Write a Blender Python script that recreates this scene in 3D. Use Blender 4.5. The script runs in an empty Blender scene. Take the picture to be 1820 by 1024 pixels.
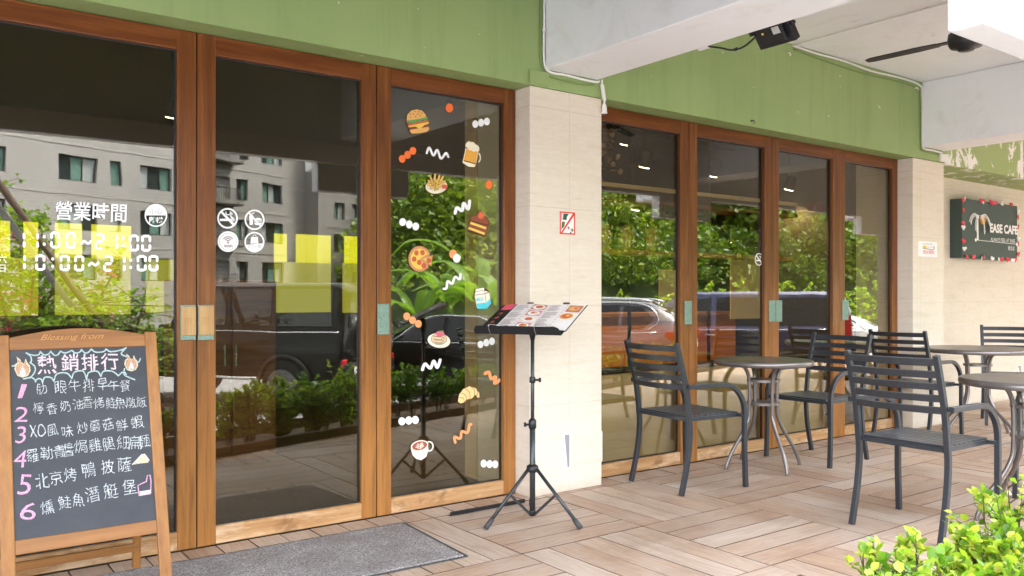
import bpy, bmesh, math, random
import numpy as np
from mathutils import Vector, Matrix
R = math.radians
random.seed(7); RNG = np.random.default_rng(7)
SC = bpy.context.scene
COL = SC.collection

# ------------------------------------------------------------------ camera, sky, sun, exposure
CAMY, CAMH, FPX = -4.1036, 1.2, 1490.0
YAW = R(36.346)
cd = bpy.data.cameras.new('camera'); cam = bpy.data.objects.new('camera', cd); COL.objects.link(cam)
cam.location = (0, CAMY, CAMH); cam.rotation_euler = (R(90), 0, -YAW)
cd.sensor_width = 36; cd.lens = FPX / 1820 * 36; cd.shift_y = 15 / 1820
cd.clip_start = 0.05; cd.clip_end = 600
cd.dof.use_dof = True; cd.dof.focus_distance = 5.2; cd.dof.aperture_fstop = 7.0
SC.camera = cam
world = bpy.data.worlds.new('World'); SC.world = world; world.use_nodes = True
SUN_EL, SUN_AZ = R(58), R(66)          # azimuth measured from +Y towards +X
wn = world.node_tree; wn.nodes.clear()
wo = wn.nodes.new('ShaderNodeOutputWorld'); wb = wn.nodes.new('ShaderNodeBackground')
sk = wn.nodes.new('ShaderNodeTexSky'); hs = wn.nodes.new('ShaderNodeHueSaturation')
sk.sky_type = 'NISHITA'; sk.sun_disc = False; sk.sun_elevation = SUN_EL; sk.sun_rotation = SUN_AZ
sk.dust_density = 3.0; sk.air_density = 1.0
hs.inputs['Saturation'].default_value = 0.25
wn.links.new(sk.outputs[0], hs.inputs['Color']); wn.links.new(hs.outputs[0], wb.inputs[0]); wn.links.new(wb.outputs[0], wo.inputs[0])
wb.inputs[1].default_value = 0.15
sd = bpy.data.lights.new('sun', 'SUN'); sun = bpy.data.objects.new('sun', sd); COL.objects.link(sun)
sd.energy = 1.6; sd.angle = R(12); sd.color = (1.0, 0.95, 0.87)
sdir = Vector((math.sin(SUN_AZ) * math.cos(SUN_EL), math.cos(SUN_AZ) * math.cos(SUN_EL), math.sin(SUN_EL)))
sun.rotation_euler = sdir.to_track_quat('Z', 'Y').to_euler(); sun.location = (14, 6, 14)
vs = SC.view_settings
SC.display_settings.display_device = 'sRGB'
vs.view_transform = 'Standard'; vs.look = 'None'; vs.gamma = 1; vs.use_curve_mapping = False
vs.exposure = 3.98
SC.cycles.max_bounces = 8; SC.cycles.diffuse_bounces = 4; SC.cycles.glossy_bounces = 4
SC.cycles.transparent_max_bounces = 16; SC.cycles.transmission_bounces = 4
SC.cycles.caustics_reflective = False; SC.cycles.caustics_refractive = False
SC.cycles.sample_clamp_indirect = 6
SC.cycles.use_denoising = True

# ------------------------------------------------------------------ measuring helpers (pixel of the photo -> point on a real plane)
FW = Vector((math.sin(YAW), math.cos(YAW), 0)); RT = Vector((math.cos(YAW), -math.sin(YAW), 0))
CAM = Vector((0, CAMY, CAMH))
def ray(u, v): return FW + RT * ((u - 910) / FPX) + Vector((0, 0, (527 - v) / FPX))
def onY(u, v, y=0.03):
    r = ray(u, v); return CAM + r * ((y - CAMY) / r.y)
def onZ(u, v, z=0.0):
    r = ray(u, v); return CAM + r * ((z - CAMH) / r.z)
def mir(u, d, z=0.0):               # a thing seen mirrored in the doors: column u, depth d
    r = ray(u, 527) * d; return Vector((r.x, -(r.y + CAMY), z))

# ------------------------------------------------------------------ materials
def nt(name):
    m = bpy.data.materials.new(name); m.use_nodes = True
    t = m.node_tree; t.nodes.clear()
    return m, t
def N(t, typ, **kw):
    n = t.nodes.new(typ)
    for k, v in kw.items():
        if k in n.inputs.keys(): n.inputs[k].default_value = v
        else: setattr(n, k, v)
    return n
def L(t, a, b): t.links.new(a, b)
def ramp(t, fac, stops, interp='LINEAR'):
    r = t.nodes.new('ShaderNodeValToRGB'); cr = r.color_ramp; cr.interpolation = interp
    while len(cr.elements) < len(stops): cr.elements.new(0.5)
    for e, (p, c) in zip(cr.elements, stops):
        e.position = p; e.color = (*c, 1) if len(c) == 3 else c
    L(t, fac, r.inputs[0]); return r.outputs[0]
def mixc(t, fac, a, b, mode='MIX'):
    m = t.nodes.new('ShaderNodeMix'); m.data_type = 'RGBA'; m.blend_type = mode
    for sock, val in ((m.inputs[0], fac), (m.inputs[6], a), (m.inputs[7], b)):
        if isinstance(val, bpy.types.NodeSocket): L(t, val, sock)
        elif isinstance(val, (int, float)): sock.default_value = val
        else: sock.default_value = (*val, 1)
    return m.outputs[2]
def math_(t, op, a, b=0.0, clamp=False):
    m = t.nodes.new('ShaderNodeMath'); m.operation = op; m.use_clamp = clamp
    for sock, val in ((m.inputs[0], a), (m.inputs[1], b)):
        if isinstance(val, bpy.types.NodeSocket): L(t, val, sock)
        else: sock.default_value = val
    return m.outputs[0]
def coords(t, scale=(1, 1, 1), rot=(0, 0, 0), kind='Object'):
    tc = t.nodes.new('ShaderNodeTexCoord'); mp = t.nodes.new('ShaderNodeMapping')
    mp.inputs['Scale'].default_value = scale; mp.inputs['Rotation'].default_value = rot
    L(t, tc.outputs[kind], mp.inputs[0]); return mp.outputs[0]
def noise(t, vec, scale, detail=4, rough=0.55, dist=0.0):
    n = t.nodes.new('ShaderNodeTexNoise'); n.inputs['Scale'].default_value = scale
    n.inputs['Detail'].default_value = detail; n.inputs['Roughness'].default_value = rough; n.inputs['Distortion'].default_value = dist
    L(t, vec, n.inputs['Vector']); return n.outputs[0]
def finish(t, color, rough=0.5, metal=0.0, bump=None, bstr=0.2, bdist=0.01, spec=0.5, coat=0.0):
    o = t.nodes.new('ShaderNodeOutputMaterial'); p = t.nodes.new('ShaderNodeBsdfPrincipled')
    for key, val in (('Base Color', color), ('Roughness', rough), ('Metallic', metal), ('Specular IOR Level', spec), ('Coat Weight', coat)):
        if isinstance(val, bpy.types.NodeSocket): L(t, val, p.inputs[key])
        elif isinstance(val, (tuple, list)): p.inputs[key].default_value = (*val, 1)
        else: p.inputs[key].default_value = val
    if bump is not None:
        b = t.nodes.new('ShaderNodeBump'); b.inputs['Strength'].default_value = bstr; b.inputs['Distance'].default_value = bdist
        L(t, bump, b.inputs['Height']); L(t, b.outputs[0], p.inputs['Normal'])
    L(t, p.outputs[0], o.inputs[0]); return p
def plain(name, c, rough=0.5, metal=0.0, var=0.12, scale=30, bstr=0.05, spec=0.5, coat=0.0):
    m, t = nt(name); v = coords(t); n = noise(t, v, scale, 5)
    d = tuple(max(0, x * (1 - var)) for x in c); l = tuple(min(1, x * (1 + var)) for x in c)
    col = ramp(t, n, [(0.3, d), (0.7, l)])
    r = math_(t, 'ADD', math_(t, 'MULTIPLY', n, 0.16), rough - 0.08, True)
    finish(t, col, r, metal, n, bstr, 0.002, spec, coat); return m
def emit(name, c, s):
    m, t = nt(name); o = t.nodes.new('ShaderNodeOutputMaterial'); e = t.nodes.new('ShaderNodeEmission')
    e.inputs[0].default_value = (*c, 1); e.inputs[1].default_value = s
    L(t, e.outputs[0], o.inputs[0]); return m

def wood(name, axis, dark, mid, light, fade_z=None, rough=0.5, gscale=1.0, wear=False):
    """straight grained timber; axis = direction the grain runs; fade_z = worn bleached foot of the joinery"""
    m, t = nt(name)
    sc = [26, 26, 26]; sc[axis] = 1.6
    v = coords(t, tuple(s * gscale for s in sc))
    n1 = noise(t, v, 1.0, 6, 0.6, 0.4)
    sc2 = [90, 90, 90]; sc2[axis] = 3
    n2 = noise(t, coords(t, tuple(s * gscale for s in sc2)), 1.0, 3)
    n3 = noise(t, coords(t, (1.7, 1.7, 1.7)), 1.0, 3)
    g = math_(t, 'ADD', math_(t, 'MULTIPLY', n1, 0.7), math_(t, 'MULTIPLY', n2, 0.3))
    c = ramp(t, g, [(0.3, dark), (0.5, mid), (0.68, light)])
    c = mixc(t, math_(t, 'MULTIPLY', n3, 0.5), c, tuple(x * 0.6 for x in mid))
    if fade_z:
        z0, z1, pale = fade_z
        tc = t.nodes.new('ShaderNodeTexCoord'); sp = t.nodes.new('ShaderNodeSeparateXYZ'); L(t, tc.outputs['Object'], sp.inputs[0])
        nz = noise(t, coords(t, (7, 7, 3)), 1.0, 5, 0.65)
        h = math_(t, 'ADD', sp.outputs[2], math_(t, 'MULTIPLY', math_(t, 'SUBTRACT', nz, 0.5), 0.55 * (z1 - z0)))
        mr = t.nodes.new('ShaderNodeMapRange'); mr.inputs[1].default_value = z1; mr.inputs[2].default_value = z0; mr.inputs[3].default_value = 0; mr.inputs[4].default_value = 1
        mr.interpolation_type = 'SMOOTHSTEP'
        L(t, h, mr.inputs[0])
        pc = ramp(t, g, [(0.32, tuple(x * 0.5 for x in pale)), (0.5, pale), (0.7, tuple(min(1, x * 1.25) for x in pale))])
        c = mixc(t, mr.outputs[0], c, pc)
    if wear:
        w1 = noise(t, coords(t, (2.6, 9, 9)), 1.0, 6, .7, .5); c = mixc(t, ramp(t, w1, [(.50, (0, 0, 0)), (.66, (.75, .75, .75))]), c, (.72, .53, .35))
        w2 = noise(t, coords(t, (3.1, 5, 5)), 1.7, 5, .65, .3); c = mixc(t, ramp(t, w2, [(.56, (0, 0, 0)), (.68, (.7, .7, .7))]), c, (.19, .085, .032))
    r = math_(t, 'ADD', math_(t, 'MULTIPLY', n1, 0.3), rough - 0.15, True)
    finish(t, c, r, 0, g, 0.25, 0.002, 0.4); return m

M = {}
M['frame_v'] = wood('door_timber_upright', 2, (.060, .017, .003), (.165, .050, .010), (.29, .105, .024), (0.0, 1.7, (.35, .15, .040)), 0.36)
M['frame_top'] = wood('door_timber_top_rail', 0, (.060, .015, .003), (.165, .045, .009), (.27, .085, .019), None, 0.36)
M['frame_bot'] = wood('door_timber_bottom_rail', 0, (.30, .125, .045), (.50, .27, .115), (.66, .43, .23), None, 0.6, 1.0, True)
M['sign_wood'] = wood('sign_timber', 2, (.22, .085, .02), (.36, .155, .04), (.45, .215, .065), None, 0.45, 0.8)
M['sign_wood_h'] = wood('sign_timber_rail', 0, (.20, .08, .02), (.33, .14, .04), (.42, .20, .065), None, 0.45, 0.8)
M['push_wood'] = wood('bamboo_plate', 2, (.36, .21, .08), (.48, .29, .12), (.55, .36, .16), None, 0.5)
M['shelf_wood'] = wood('interior_timber', 0, (.10, .04, .015), (.20, .085, .03), (.30, .14, .05), None, 0.5)
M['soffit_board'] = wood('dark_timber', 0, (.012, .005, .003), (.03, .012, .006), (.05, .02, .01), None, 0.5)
M['planter_wood'] = wood('planter_timber', 0, (.03, .014, .008), (.06, .03, .017), (.10, .055, .03), None, 0.6)

def deck_mat(name, axis):
    m, t = nt(name)
    ge = t.nodes.new('ShaderNodeNewGeometry')
    rnd = ge.outputs['Random Per Island']
    base = coords(t, (1, 1, 1))
    off = t.nodes.new('ShaderNodeVectorMath'); off.operation = 'ADD'
    cmb = t.nodes.new('ShaderNodeCombineXYZ'); k = math_(t, 'MULTIPLY', rnd, 37.0)
    for i in range(3): L(t, k, cmb.inputs[i])
    L(t, base, off.inputs[0]); L(t, cmb.outputs[0], off.inputs[1])
    mp = t.nodes.new('ShaderNodeMapping'); s = [11, 11, 11]; s[axis] = 0.9; mp.inputs['Scale'].default_value = s
    L(t, off.outputs[0], mp.inputs[0])
    n = noise(t, mp.outputs[0], 1.0, 2, 0.5, 0.8)
    rings = math_(t, 'FRACT', math_(t, 'MULTIPLY', n, 9.0))
    mp2 = t.nodes.new('ShaderNodeMapping'); s2 = [120, 120, 120]; s2[axis] = 5; mp2.inputs['Scale'].default_value = s2
    L(t, off.outputs[0], mp2.inputs[0]); n2 = noise(t, mp2.outputs[0], 1.0, 3)
    g = math_(t, 'ADD', math_(t, 'MULTIPLY', rings, 0.22), math_(t, 'MULTIPLY', n2, 0.78))
    a = ramp(t, rnd, [(0, (.37, .24, .165)), (.3, (.44, .31, .225)), (.55, (.48, .355, .27)), (.8, (.51, .40, .32)), (1, (.41, .275, .195))])
    dk = mixc(t, 1.0, a, (.80, .75, .71), 'MULTIPLY')
    lt = mixc(t, 1.0, a, (1.12, 1.13, 1.14), 'MULTIPLY')
    c = mixc(t, ramp(t, g, [(0.32, (0, 0, 0)), (0.62, (1, 1, 1))]), dk, lt)
    blotch = noise(t, coords(t, (2.2, 2.2, 2.2)), 1.0, 5, 0.6)
    c = mixc(t, ramp(t, blotch, [(.45, (0, 0, 0)), (.75, (.45, .45, .45))]), c, (.60, .53, .48))
    dirt = noise(t, coords(t, (1.1, 1.1, 1.1)), 1.0, 7, .7, .4); c = mixc(t, ramp(t, dirt, [(.36, (.5, .5, .5)), (.52, (0, 0, 0))]), c, (.27, .19, .135))
    r = math_(t, 'ADD', math_(t, 'MULTIPLY', n2, 0.25), 0.45, True)
    finish(t, c, r, 0, g, 0.35, 0.002, 0.4); return m
M['deck_x'] = deck_mat('deck_board_along', 0); M['deck_y'] = deck_mat('deck_board_across', 1)

def plaster(name, c, var=0.06, stain=None, rough=0.7, bump=0.25, bscale=60):
    m, t = nt(name)
    n1 = noise(t, coords(t, (1, 1, 1)), 1.3, 5, 0.6); n2 = noise(t, coords(t, (1, 1, 1)), bscale, 4, 0.6)
    col = ramp(t, n1, [(.3, tuple(x * (1 - var) for x in c)), (.7, tuple(min(1, x * (1 + var)) for x in c))])
    if stain:
        s1 = noise(t, coords(t, (3.5, 3.5, 1.2)), 1.0, 6, 0.7, 0.6)
        col = mixc(t, ramp(t, s1, [(.62, (0, 0, 0)), (.78, (.6, .6, .6))]), col, stain)
    finish(t, col, rough, 0, n2, bump, 0.004, 0.35); return m
def green_mat():
    m, t = nt('green_wall_paint'); c = (.315, .40, .165)
    v = coords(t, (1, 1, 1)); n1 = noise(t, v, 1.1, 5, .6); n2 = noise(t, v, 90, 4, .7); n3 = noise(t, coords(t, (9, 9, .7)), 1.0, 5, .65, .3); n4 = noise(t, v, 5, 6, .7)
    col = ramp(t, n1, [(.3, (.255, .352, .132)), (.7, (.305, .405, .162))])
    col = mixc(t, ramp(t, n3, [(.50, (0, 0, 0)), (.74, (.5, .5, .5))]), col, (.19, .27, .10))
    col = mixc(t, ramp(t, n4, [(.66, (0, 0, 0)), (.74, (.22, .22, .22))]), col, (.40, .45, .24))
    chips = ramp(t, noise(t, v, 17, 2, .5), [(.755, (0, 0, 0)), (.775, (1, 1, 1))]); col = mixc(t, chips, col, (.62, .64, .55))
    finish(t, col, .55, 0, n2, .35, .003, .35); return m
M['green'] = green_mat()
def white_mat():
    m, t = nt('white_ceiling_paint'); v = coords(t, (1, 1, 1)); n1 = noise(t, v, .9, 5, .6); n2 = noise(t, v, 60, 5, .7); n3 = noise(t, v, 2.4, 8, .72, .8); n4 = noise(t, v, 3.7, 9, .75)
    col = ramp(t, n1, [(.3, (.81, .82, .85)), (.7, (.87, .88, .91))])
    col = mixc(t, ramp(t, n3, [(.54, (0, 0, 0)), (.70, (.34, .34, .34))]), col, (.60, .57, .53))
    flake = ramp(t, n4, [(.655, (0, 0, 0)), (.662, (1, 1, 1)), (.70, (1, 1, 1)), (.71, (.2, .2, .2))]); col = mixc(t, math_(t, 'MULTIPLY', flake, .55), col, (.60, .58, .55))
    h = math_(t, 'ADD', math_(t, 'MULTIPLY', n2, .4), math_(t, 'MULTIPLY', flake, -.6)); finish(t, col, .7, 0, h, .45, .005, .3); return m
M['white'] = white_mat()
M['dim_ceiling'] = plaster('ceiling_darkened_for_reflection', (.05, .05, .026), .1)  # ceiling colour darkened to keep its reflection in the door glass dim
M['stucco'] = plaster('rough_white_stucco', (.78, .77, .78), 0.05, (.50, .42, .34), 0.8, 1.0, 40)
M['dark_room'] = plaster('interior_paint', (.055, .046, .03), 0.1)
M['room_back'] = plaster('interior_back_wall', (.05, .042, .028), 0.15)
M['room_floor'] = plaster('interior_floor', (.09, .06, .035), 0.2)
M['cable_white'] = plain('white_cable', (.78, .77, .75), .45, 0, .04)
M['cable_green'] = plain('green_painted_cable', (.19, .27, .09), .5, 0, .08)

def tile_mat():            # cream travertine look tiles with hairline veins
    m, t = nt('cream_stone_tile')
    n = noise(t, coords(t, (2.5, 2.5, 22)), 1.0, 5, 0.62, 0.7)
    n0 = noise(t, coords(t, (1.2, 1.2, 1.0)), 1.0, 3)
    c = ramp(t, n, [(.28, (.66, .57, .46)), (.42, (.72, .645, .55)), (.6, (.75, .68, .59)), (.8, (.77, .71, .63))])
    c = mixc(t, math_(t, 'MULTIPLY', n0, 0.35), c, (.74, .65, .55))
    nf = noise(t, coords(t, (14, 14, 60)), 1.0, 4, .7); c = mixc(t, ramp(t, nf, [(.35, (.28, .28, .28)), (.6, (0, 0, 0))]), c, (.60, .50, .39))
    tc = t.nodes.new('ShaderNodeTexCoord'); sp = t.nodes.new('ShaderNodeSeparateXYZ'); L(t, tc.outputs['Object'], sp.inputs[0])
    def joint(s, period, off):
        f = math_(t, 'FRACT', math_(t, 'DIVIDE', math_(t, 'ADD', s, off), period))
        return math_(t, 'LESS_THAN', f, 0.0022 / period)
    j = math_(t, 'MAXIMUM', joint(sp.outputs[0], 0.6, 0.245 + 60), joint(sp.outputs[2], 0.6, 0.06))
    c = mixc(t, math_(t, 'MULTIPLY', j, 0.6), c, (.36, .30, .23))
    gr = math_(t, 'ADD', sp.outputs[2], math_(t, 'MULTIPLY', noise(t, coords(t, (6, 6, 6)), 1.0, 5, .7), .12)); c = mixc(t, ramp(t, gr, [(.05, (.45, .45, .45)), (.13, (0, 0, 0))]), c, (.42, .34, .25))
    finish(t, c, 0.5, 0, n, 0.1, 0.002, 0.4); return m
M['tile'] = tile_mat()

def peel_mat():
    m, t = nt('peeling_green_paint')
    n = noise(t, coords(t, (5, 5, 3.2)), 1.0, 8, 0.68, 0.5); n2 = noise(t, coords(t, (1.1, 1.1, 1.1)), 1.0, 3)
    k = ramp(t, math_(t, 'ADD', n, math_(t, 'MULTIPLY', n2, 0.35)), [(.735, (0, 0, 0)), (.745, (1, 1, 1))])
    c = mixc(t, k, (.32, .41, .165), (.80, .79, .76))
    teal = ramp(t, noise(t, coords(t, (7, 7, 7)), 1.0, 4), [(.70, (0, 0, 0)), (.71, (1, 1, 1))])
    c = mixc(t, teal, c, (.22, .48, .42))
    finish(t, c, 0.6, 0, k, -0.4, 0.004, 0.35); return m
M['peel'] = peel_mat()

def glass_mat(name, tint, r0=0.055, gain=1.0):
    m, t = nt(name)
    lw = t.nodes.new('ShaderNodeLayerWeight'); lw.inputs[0].default_value = 0.5
    f5 = math_(t, 'POWER', lw.outputs['Facing'], 5.0)
    r = math_(t, 'MULTIPLY', math_(t, 'ADD', r0, math_(t, 'MULTIPLY', f5, 1 - r0)), gain, True)
    tr = t.nodes.new('ShaderNodeBsdfTransparent'); tr.inputs[0].default_value = (*tint, 1)
    gl = t.nodes.new('ShaderNodeBsdfGlossy'); gl.inputs['Roughness'].default_value = 0.0; gl.inputs['Color'].default_value = (.97, .98, .96, 1)
    wv_ = noise(t, coords(t, (1, 1, 1)), 2.2, 2, .5); bp = t.nodes.new('ShaderNodeBump'); bp.inputs['Strength'].default_value = 1.0; bp.inputs['Distance'].default_value = .0004; L(t, wv_, bp.inputs['Height']); L(t, bp.outputs[0], gl.inputs['Normal'])
    mx = t.nodes.new('ShaderNodeMixShader'); o = t.nodes.new('ShaderNodeOutputMaterial')
    L(t, r, mx.inputs[0]); L(t, tr.outputs[0], mx.inputs[1]); L(t, gl.outputs[0], mx.inputs[2]); L(t, mx.outputs[0], o.inputs[0])
    return m
M['glass'] = glass_mat('door_glass', (.83, .82, .73), 0.088)
M['car_glass'] = plain('car_window_glass', (.012, .014, .016), .04, 0, .05, spec=.5)
M['win_glass'] = plain('flat_window_glass', (.03, .04, .045), .06, 0, .2, 3, 0.0, .7)

def chair_mat():
    m, t = nt('charcoal_powder_coat'); v = coords(t, (1, 1, 1)); n = noise(t, v, 70, 5, .7); n2 = noise(t, v, 9, 4, .6)
    c = ramp(t, n, [(.3, (.022, .026, .033)), (.7, (.036, .041, .050))])
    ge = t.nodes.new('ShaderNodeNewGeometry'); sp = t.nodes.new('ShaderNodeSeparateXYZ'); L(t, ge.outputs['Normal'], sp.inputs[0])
    up = ramp(t, sp.outputs[2], [(.55, (0, 0, 0)), (.95, (1, 1, 1))]); dust_sky_sheen = math_(t, 'MULTIPLY', up, ramp(t, n2, [(.35, (.10, .10, .10)), (.7, (.50, .50, .50))]))  # dust on upward faces, tinted pale blue to paint in sky reflection
    c = mixc(t, dust_sky_sheen, c, (.25, .265, .295)); scr = ramp(t, noise(t, coords(t, (40, 40, 9)), 1.0, 6, .8), [(.70, (0, 0, 0)), (.76, (.35, .35, .35))]); c = mixc(t, scr, c, (.17, .175, .19))
    finish(t, c, math_(t, 'ADD', math_(t, 'MULTIPLY', n, .2), .24), .15, n, .12, .001, .6); return m
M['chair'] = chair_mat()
M['chair_dark'] = plain('black_powder_coat', (.022, .023, .025), .45, 0.2, .25, 120, .15)
M['table_metal'] = plain('bronze_grey_tube', (.20, .18, .175), .30, 0.6, .05, 12, .0)
def top_mat():
    m, t = nt('stone_pattern_tabletop')
    v = coords(t, (1, 1, 1)); n = noise(t, v, 55, 4, .6); n2 = noise(t, v, 6, 4)
    c = ramp(t, n, [(.35, (.36, .345, .32)), (.5, (.44, .43, .40)), (.66, (.52, .51, .48))])
    c = mixc(t, math_(t, 'MULTIPLY', n2, .5), c, (.40, .38, .35))
    finish(t, c, .14, 0, None, spec=.6); return m
M['table_top'] = top_mat()
M['black_metal'] = plain('black_steel', (.018, .019, .021), .4, .3, .2, 80, .08)
M['stand_grey'] = plain('worn_black_tube', (.055, .06, .066), .38, .5, .25, 60, .1)
M['rubber'] = plain('rubber', (.05, .052, .056), .7, 0, .15)
M['steel'] = plain('bright_steel', (.55, .55, .54), .25, .9, .08)
M['teal_plate'] = plain('green_patina_plate', (.20, .30, .25), .5, .35, .35, 160, .5)
M['plate_edge'] = plain('dark_green_metal', (.10, .17, .13), .5, .4, .2)
M['engrave'] = plain('engraved_line', (.38, .17, .04), .6, 0, .1)
M['engrave_lt'] = plain('engraved_script', (.62, .30, .08), .5, 0, .1)
M['black_paint'] = plain('floodlight_black', (.018, .018, .02), .4, .2, .15)
M['grey_label'] = plain('pale_label', (.5, .5, .5), .5, 0, .1)
M['yellow'] = plain('yellow_print', (.75, .55, .05), .5, 0, .05)
M['pw'] = plain('white_print', (.86, .86, .88), .5, 0, .02)
M['pw2'] = plain('offwhite_print', (.80, .76, .64), .5, 0, .03)
def pm(k, c): M[k] = plain('print_' + k, c, .5, 0, .04, 60, 0.0)
pm('orange', (.90, .17, .035)); pm('peach', (.90, .33, .13)); pm('bun', (.78, .42, .13)); pm('outline', (.10, .028, .012))
pm('lettuce', (.10, .33, .10)); pm('tomato', (.62, .10, .055)); pm('patty', (.20, .045, .028)); pm('cheese', (.85, .52, .09))
pm('beer', (.78, .38, .06)); pm('foam', (.82, .74, .57)); pm('fries', (.78, .50, .12)); pm('choc', (.26, .065, .03)); pm('cakeband', (.82, .56, .12))
pm('crust', (.56, .25, .12)); pm('strawb', (.66, .10, .06)); pm('cyan', (.08, .58, .68)); pm('pink', (.70, .12, .22)); pm('noodle', (.74, .56, .36))
pm('coffee', (.36, .075, .045)); pm('croissant', (.82, .58, .26)); pm('red', (.72, .035, .02)); pm('dkgreen', (.03, .085, .04)); pm('grass_print', (.10, .17, .03))
pm('grey', (.30, .30, .31)); pm('signgreen', (.045, .075, .07)); pm('pinkred', (.75, .06, .08)); pm('black', (.012, .012, .013)); pm('sunorange', (.80, .42, .07)); pm('pinkpale', (.62, .22, .26))
pm('leafgreen', (.16, .30, .06)); pm('hotpink', (.75, .10, .16)); pm('page', (.82, .77, .75)); pm('ink', (.20, .13, .13)); pm('food1', (.50, .16, .05)); pm('food2', (.75, .32, .05))
def chalk(name, c):
    m, t = nt(name); n = noise(t, coords(t, (1, 1, 1)), 260, 3, .7)
    col = ramp(t, n, [(.36, tuple(x * .45 for x in c)), (.55, c)])
    finish(t, col, .95, 0, None, spec=.1); return m
M['chalk_w'] = chalk('chalk_white', (.62, .66, .70)); M['chalk_p'] = chalk('chalk_pink', (.74, .40, .58)); M['chalk_pw'] = chalk('chalk_pale_pink', (.78, .64, .72))
M['chalk_t'] = chalk('chalk_teal', (.47, .62, .63)); M['chalk_o'] = chalk('chalk_orange', (.66, .36, .22)); M['chalk_y'] = chalk('chalk_cream', (.70, .60, .42))
def board_mat():
    m, t = nt('slate_blackboard')
    n = noise(t, coords(t, (3, 3, 6)), 1.0, 6, .7, .5)
    c = ramp(t, n, [(.3, (.042, .046, .058)), (.6, (.058, .062, .074)), (.8, (.085, .088, .10))])
    finish(t, c, .62, 0, None, spec=.35); return m
M['board'] = board_mat()
def mat_mat():
    m, t = nt('grey_heather_carpet')
    v = coords(t, (1, 1, 1)); n = noise(t, v, 130, 4, .85); n2 = noise(t, v, 5, 4)
    c = ramp(t, n, [(.36, (.12, .105, .10)), (.5, (.32, .295, .29)), (.62, (.62, .585, .575))])
    c = mixc(t, ramp(t, n2, [(.4, (0, 0, 0)), (.7, (.5, .5, .5))]), c, (.20, .17, .155))
    finish(t, c, .95, 0, n, 1.0, .006, .1); return m
M['carpet'] = mat_mat()
def asphalt():
    m, t = nt('pale_asphalt'); v = coords(t, (1, 1, 1)); n = noise(t, v, 60, 6, .7); n2 = noise(t, v, .6, 4)
    c = ramp(t, n, [(.3, (.17, .165, .17)), (.7, (.23, .225, .23))]); c = mixc(t, math_(t, 'MULTIPLY', n2, .5), c, (.27, .265, .27))
    finish(t, c, .85, 0, n, .3, .01); return m
M['asphalt'] = asphalt()
M['soil'] = plain('soil', (.07, .045, .028), .95, 0, .4, 8, .6)
M['road_paint'] = plain('road_paint', (.75, .75, .74), .6, 0, .1, 20)
def hill_mat():
    m, t = nt('hillside_ground'); v = coords(t, (1, 1, 1)); n = noise(t, v, .35, 6, .65)
    c = ramp(t, n, [(.35, (.03, .05, .012)), (.55, (.07, .11, .02)), (.68, (.13, .09, .05))])
    finish(t, c, .9, 0, n, .5, .1); return m
M['hill'] = hill_mat()

def leaf_mat(name, cols, gloss=.35, trans=.35, var_scale=None):
    m, t = nt(name)
    ge = t.nodes.new('ShaderNodeNewGeometry')
    rnd = ge.outputs['Random Per Island']
    if var_scale:
        nn = noise(t, coords(t, (1, 1, 1)), var_scale, 2)
        rnd = math_(t, 'ADD', math_(t, 'MULTIPLY', rnd, .45), math_(t, 'MULTIPLY', ramp(t, nn, [(.3, (0, 0, 0)), (.7, (1, 1, 1))]), .55))
    c = ramp(t, rnd, [(i / (len(cols) - 1), k) for i, k in enumerate(cols)])
    p = t.nodes.new('ShaderNodeBsdfPrincipled'); L(t, c, p.inputs['Base Color']); p.inputs['Roughness'].default_value = gloss
    p.inputs['Specular IOR Level'].default_value = .4
    tl = t.nodes.new('ShaderNodeBsdfTranslucent'); L(t, mixc(t, 1.0, c, (1.5, 1.6, .7), 'MULTIPLY'), tl.inputs[0])
    mx = t.nodes.new('ShaderNodeMixShader'); mx.inputs[0].default_value = trans
    o = t.nodes.new('ShaderNodeOutputMaterial')
    L(t, p.outputs[0], mx.inputs[1]); L(t, tl.outputs[0], mx.inputs[2]); L(t, mx.outputs[0], o.inputs[0]); return m
M['leaf_hedge'] = leaf_mat('hedge_leaf', [(.06, .13, .012), (.09, .19, .016), (.14, .26, .02), (.20, .32, .03)], .3, .35)
M['leaf_front'] = leaf_mat('bright_hedge_leaf', [(.06, .15, .015), (.15, .28, .025), (.28, .42, .04), (.46, .54, .08), (.36, .33, .07)], .3, .4)
M['leaf_forest'] = leaf_mat('forest_leaf', [(.018, .042, .007), (.06, .12, .012), (.16, .23, .018), (.34, .38, .035)], .5, .25, .16)
M['leaf_banana'] = leaf_mat('banana_leaf', [(.10, .20, .02), (.18, .30, .03)], .35, .45)
M['leaf_tree'] = leaf_mat('street_tree_leaf', [(.07, .14, .015), (.14, .24, .025), (.22, .30, .03)], .4, .4)
M['petal'] = leaf_mat('pink_petal', [(.55, .03, .12), (.70, .06, .22)], .6, .3)
M['stem'] = plain('woody_stem', (.10, .075, .045), .8, 0, .3, 40, .4)
M['apt'] = None
def apt_mat():
    m, t = nt('grey_ceramic_tile_wall'); v = coords(t, (1, 1, 1)); n = noise(t, coords(t, (.25, .25, .12)), 1.0, 6, .65)
    c = ramp(t, n, [(.3, (.29, .275, .272)), (.7, (.37, .352, .348))])
    tc = t.nodes.new('ShaderNodeTexCoord'); sp = t.nodes.new('ShaderNodeSeparateXYZ'); L(t, tc.outputs['Object'], sp.inputs[0])
    f = math_(t, 'FRACT', math_(t, 'DIVIDE', sp.outputs[2], .24)); j = math_(t, 'LESS_THAN', f, .16)
    c = mixc(t, math_(t, 'MULTIPLY', j, .3), c, (.20, .19, .185))
    finish(t, c, .6, 0, None); return m
M['apt'] = apt_mat()
M['apt_band'] = plain('concrete_band', (.40, .38, .37), .8, 0, .1, 2)
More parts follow.
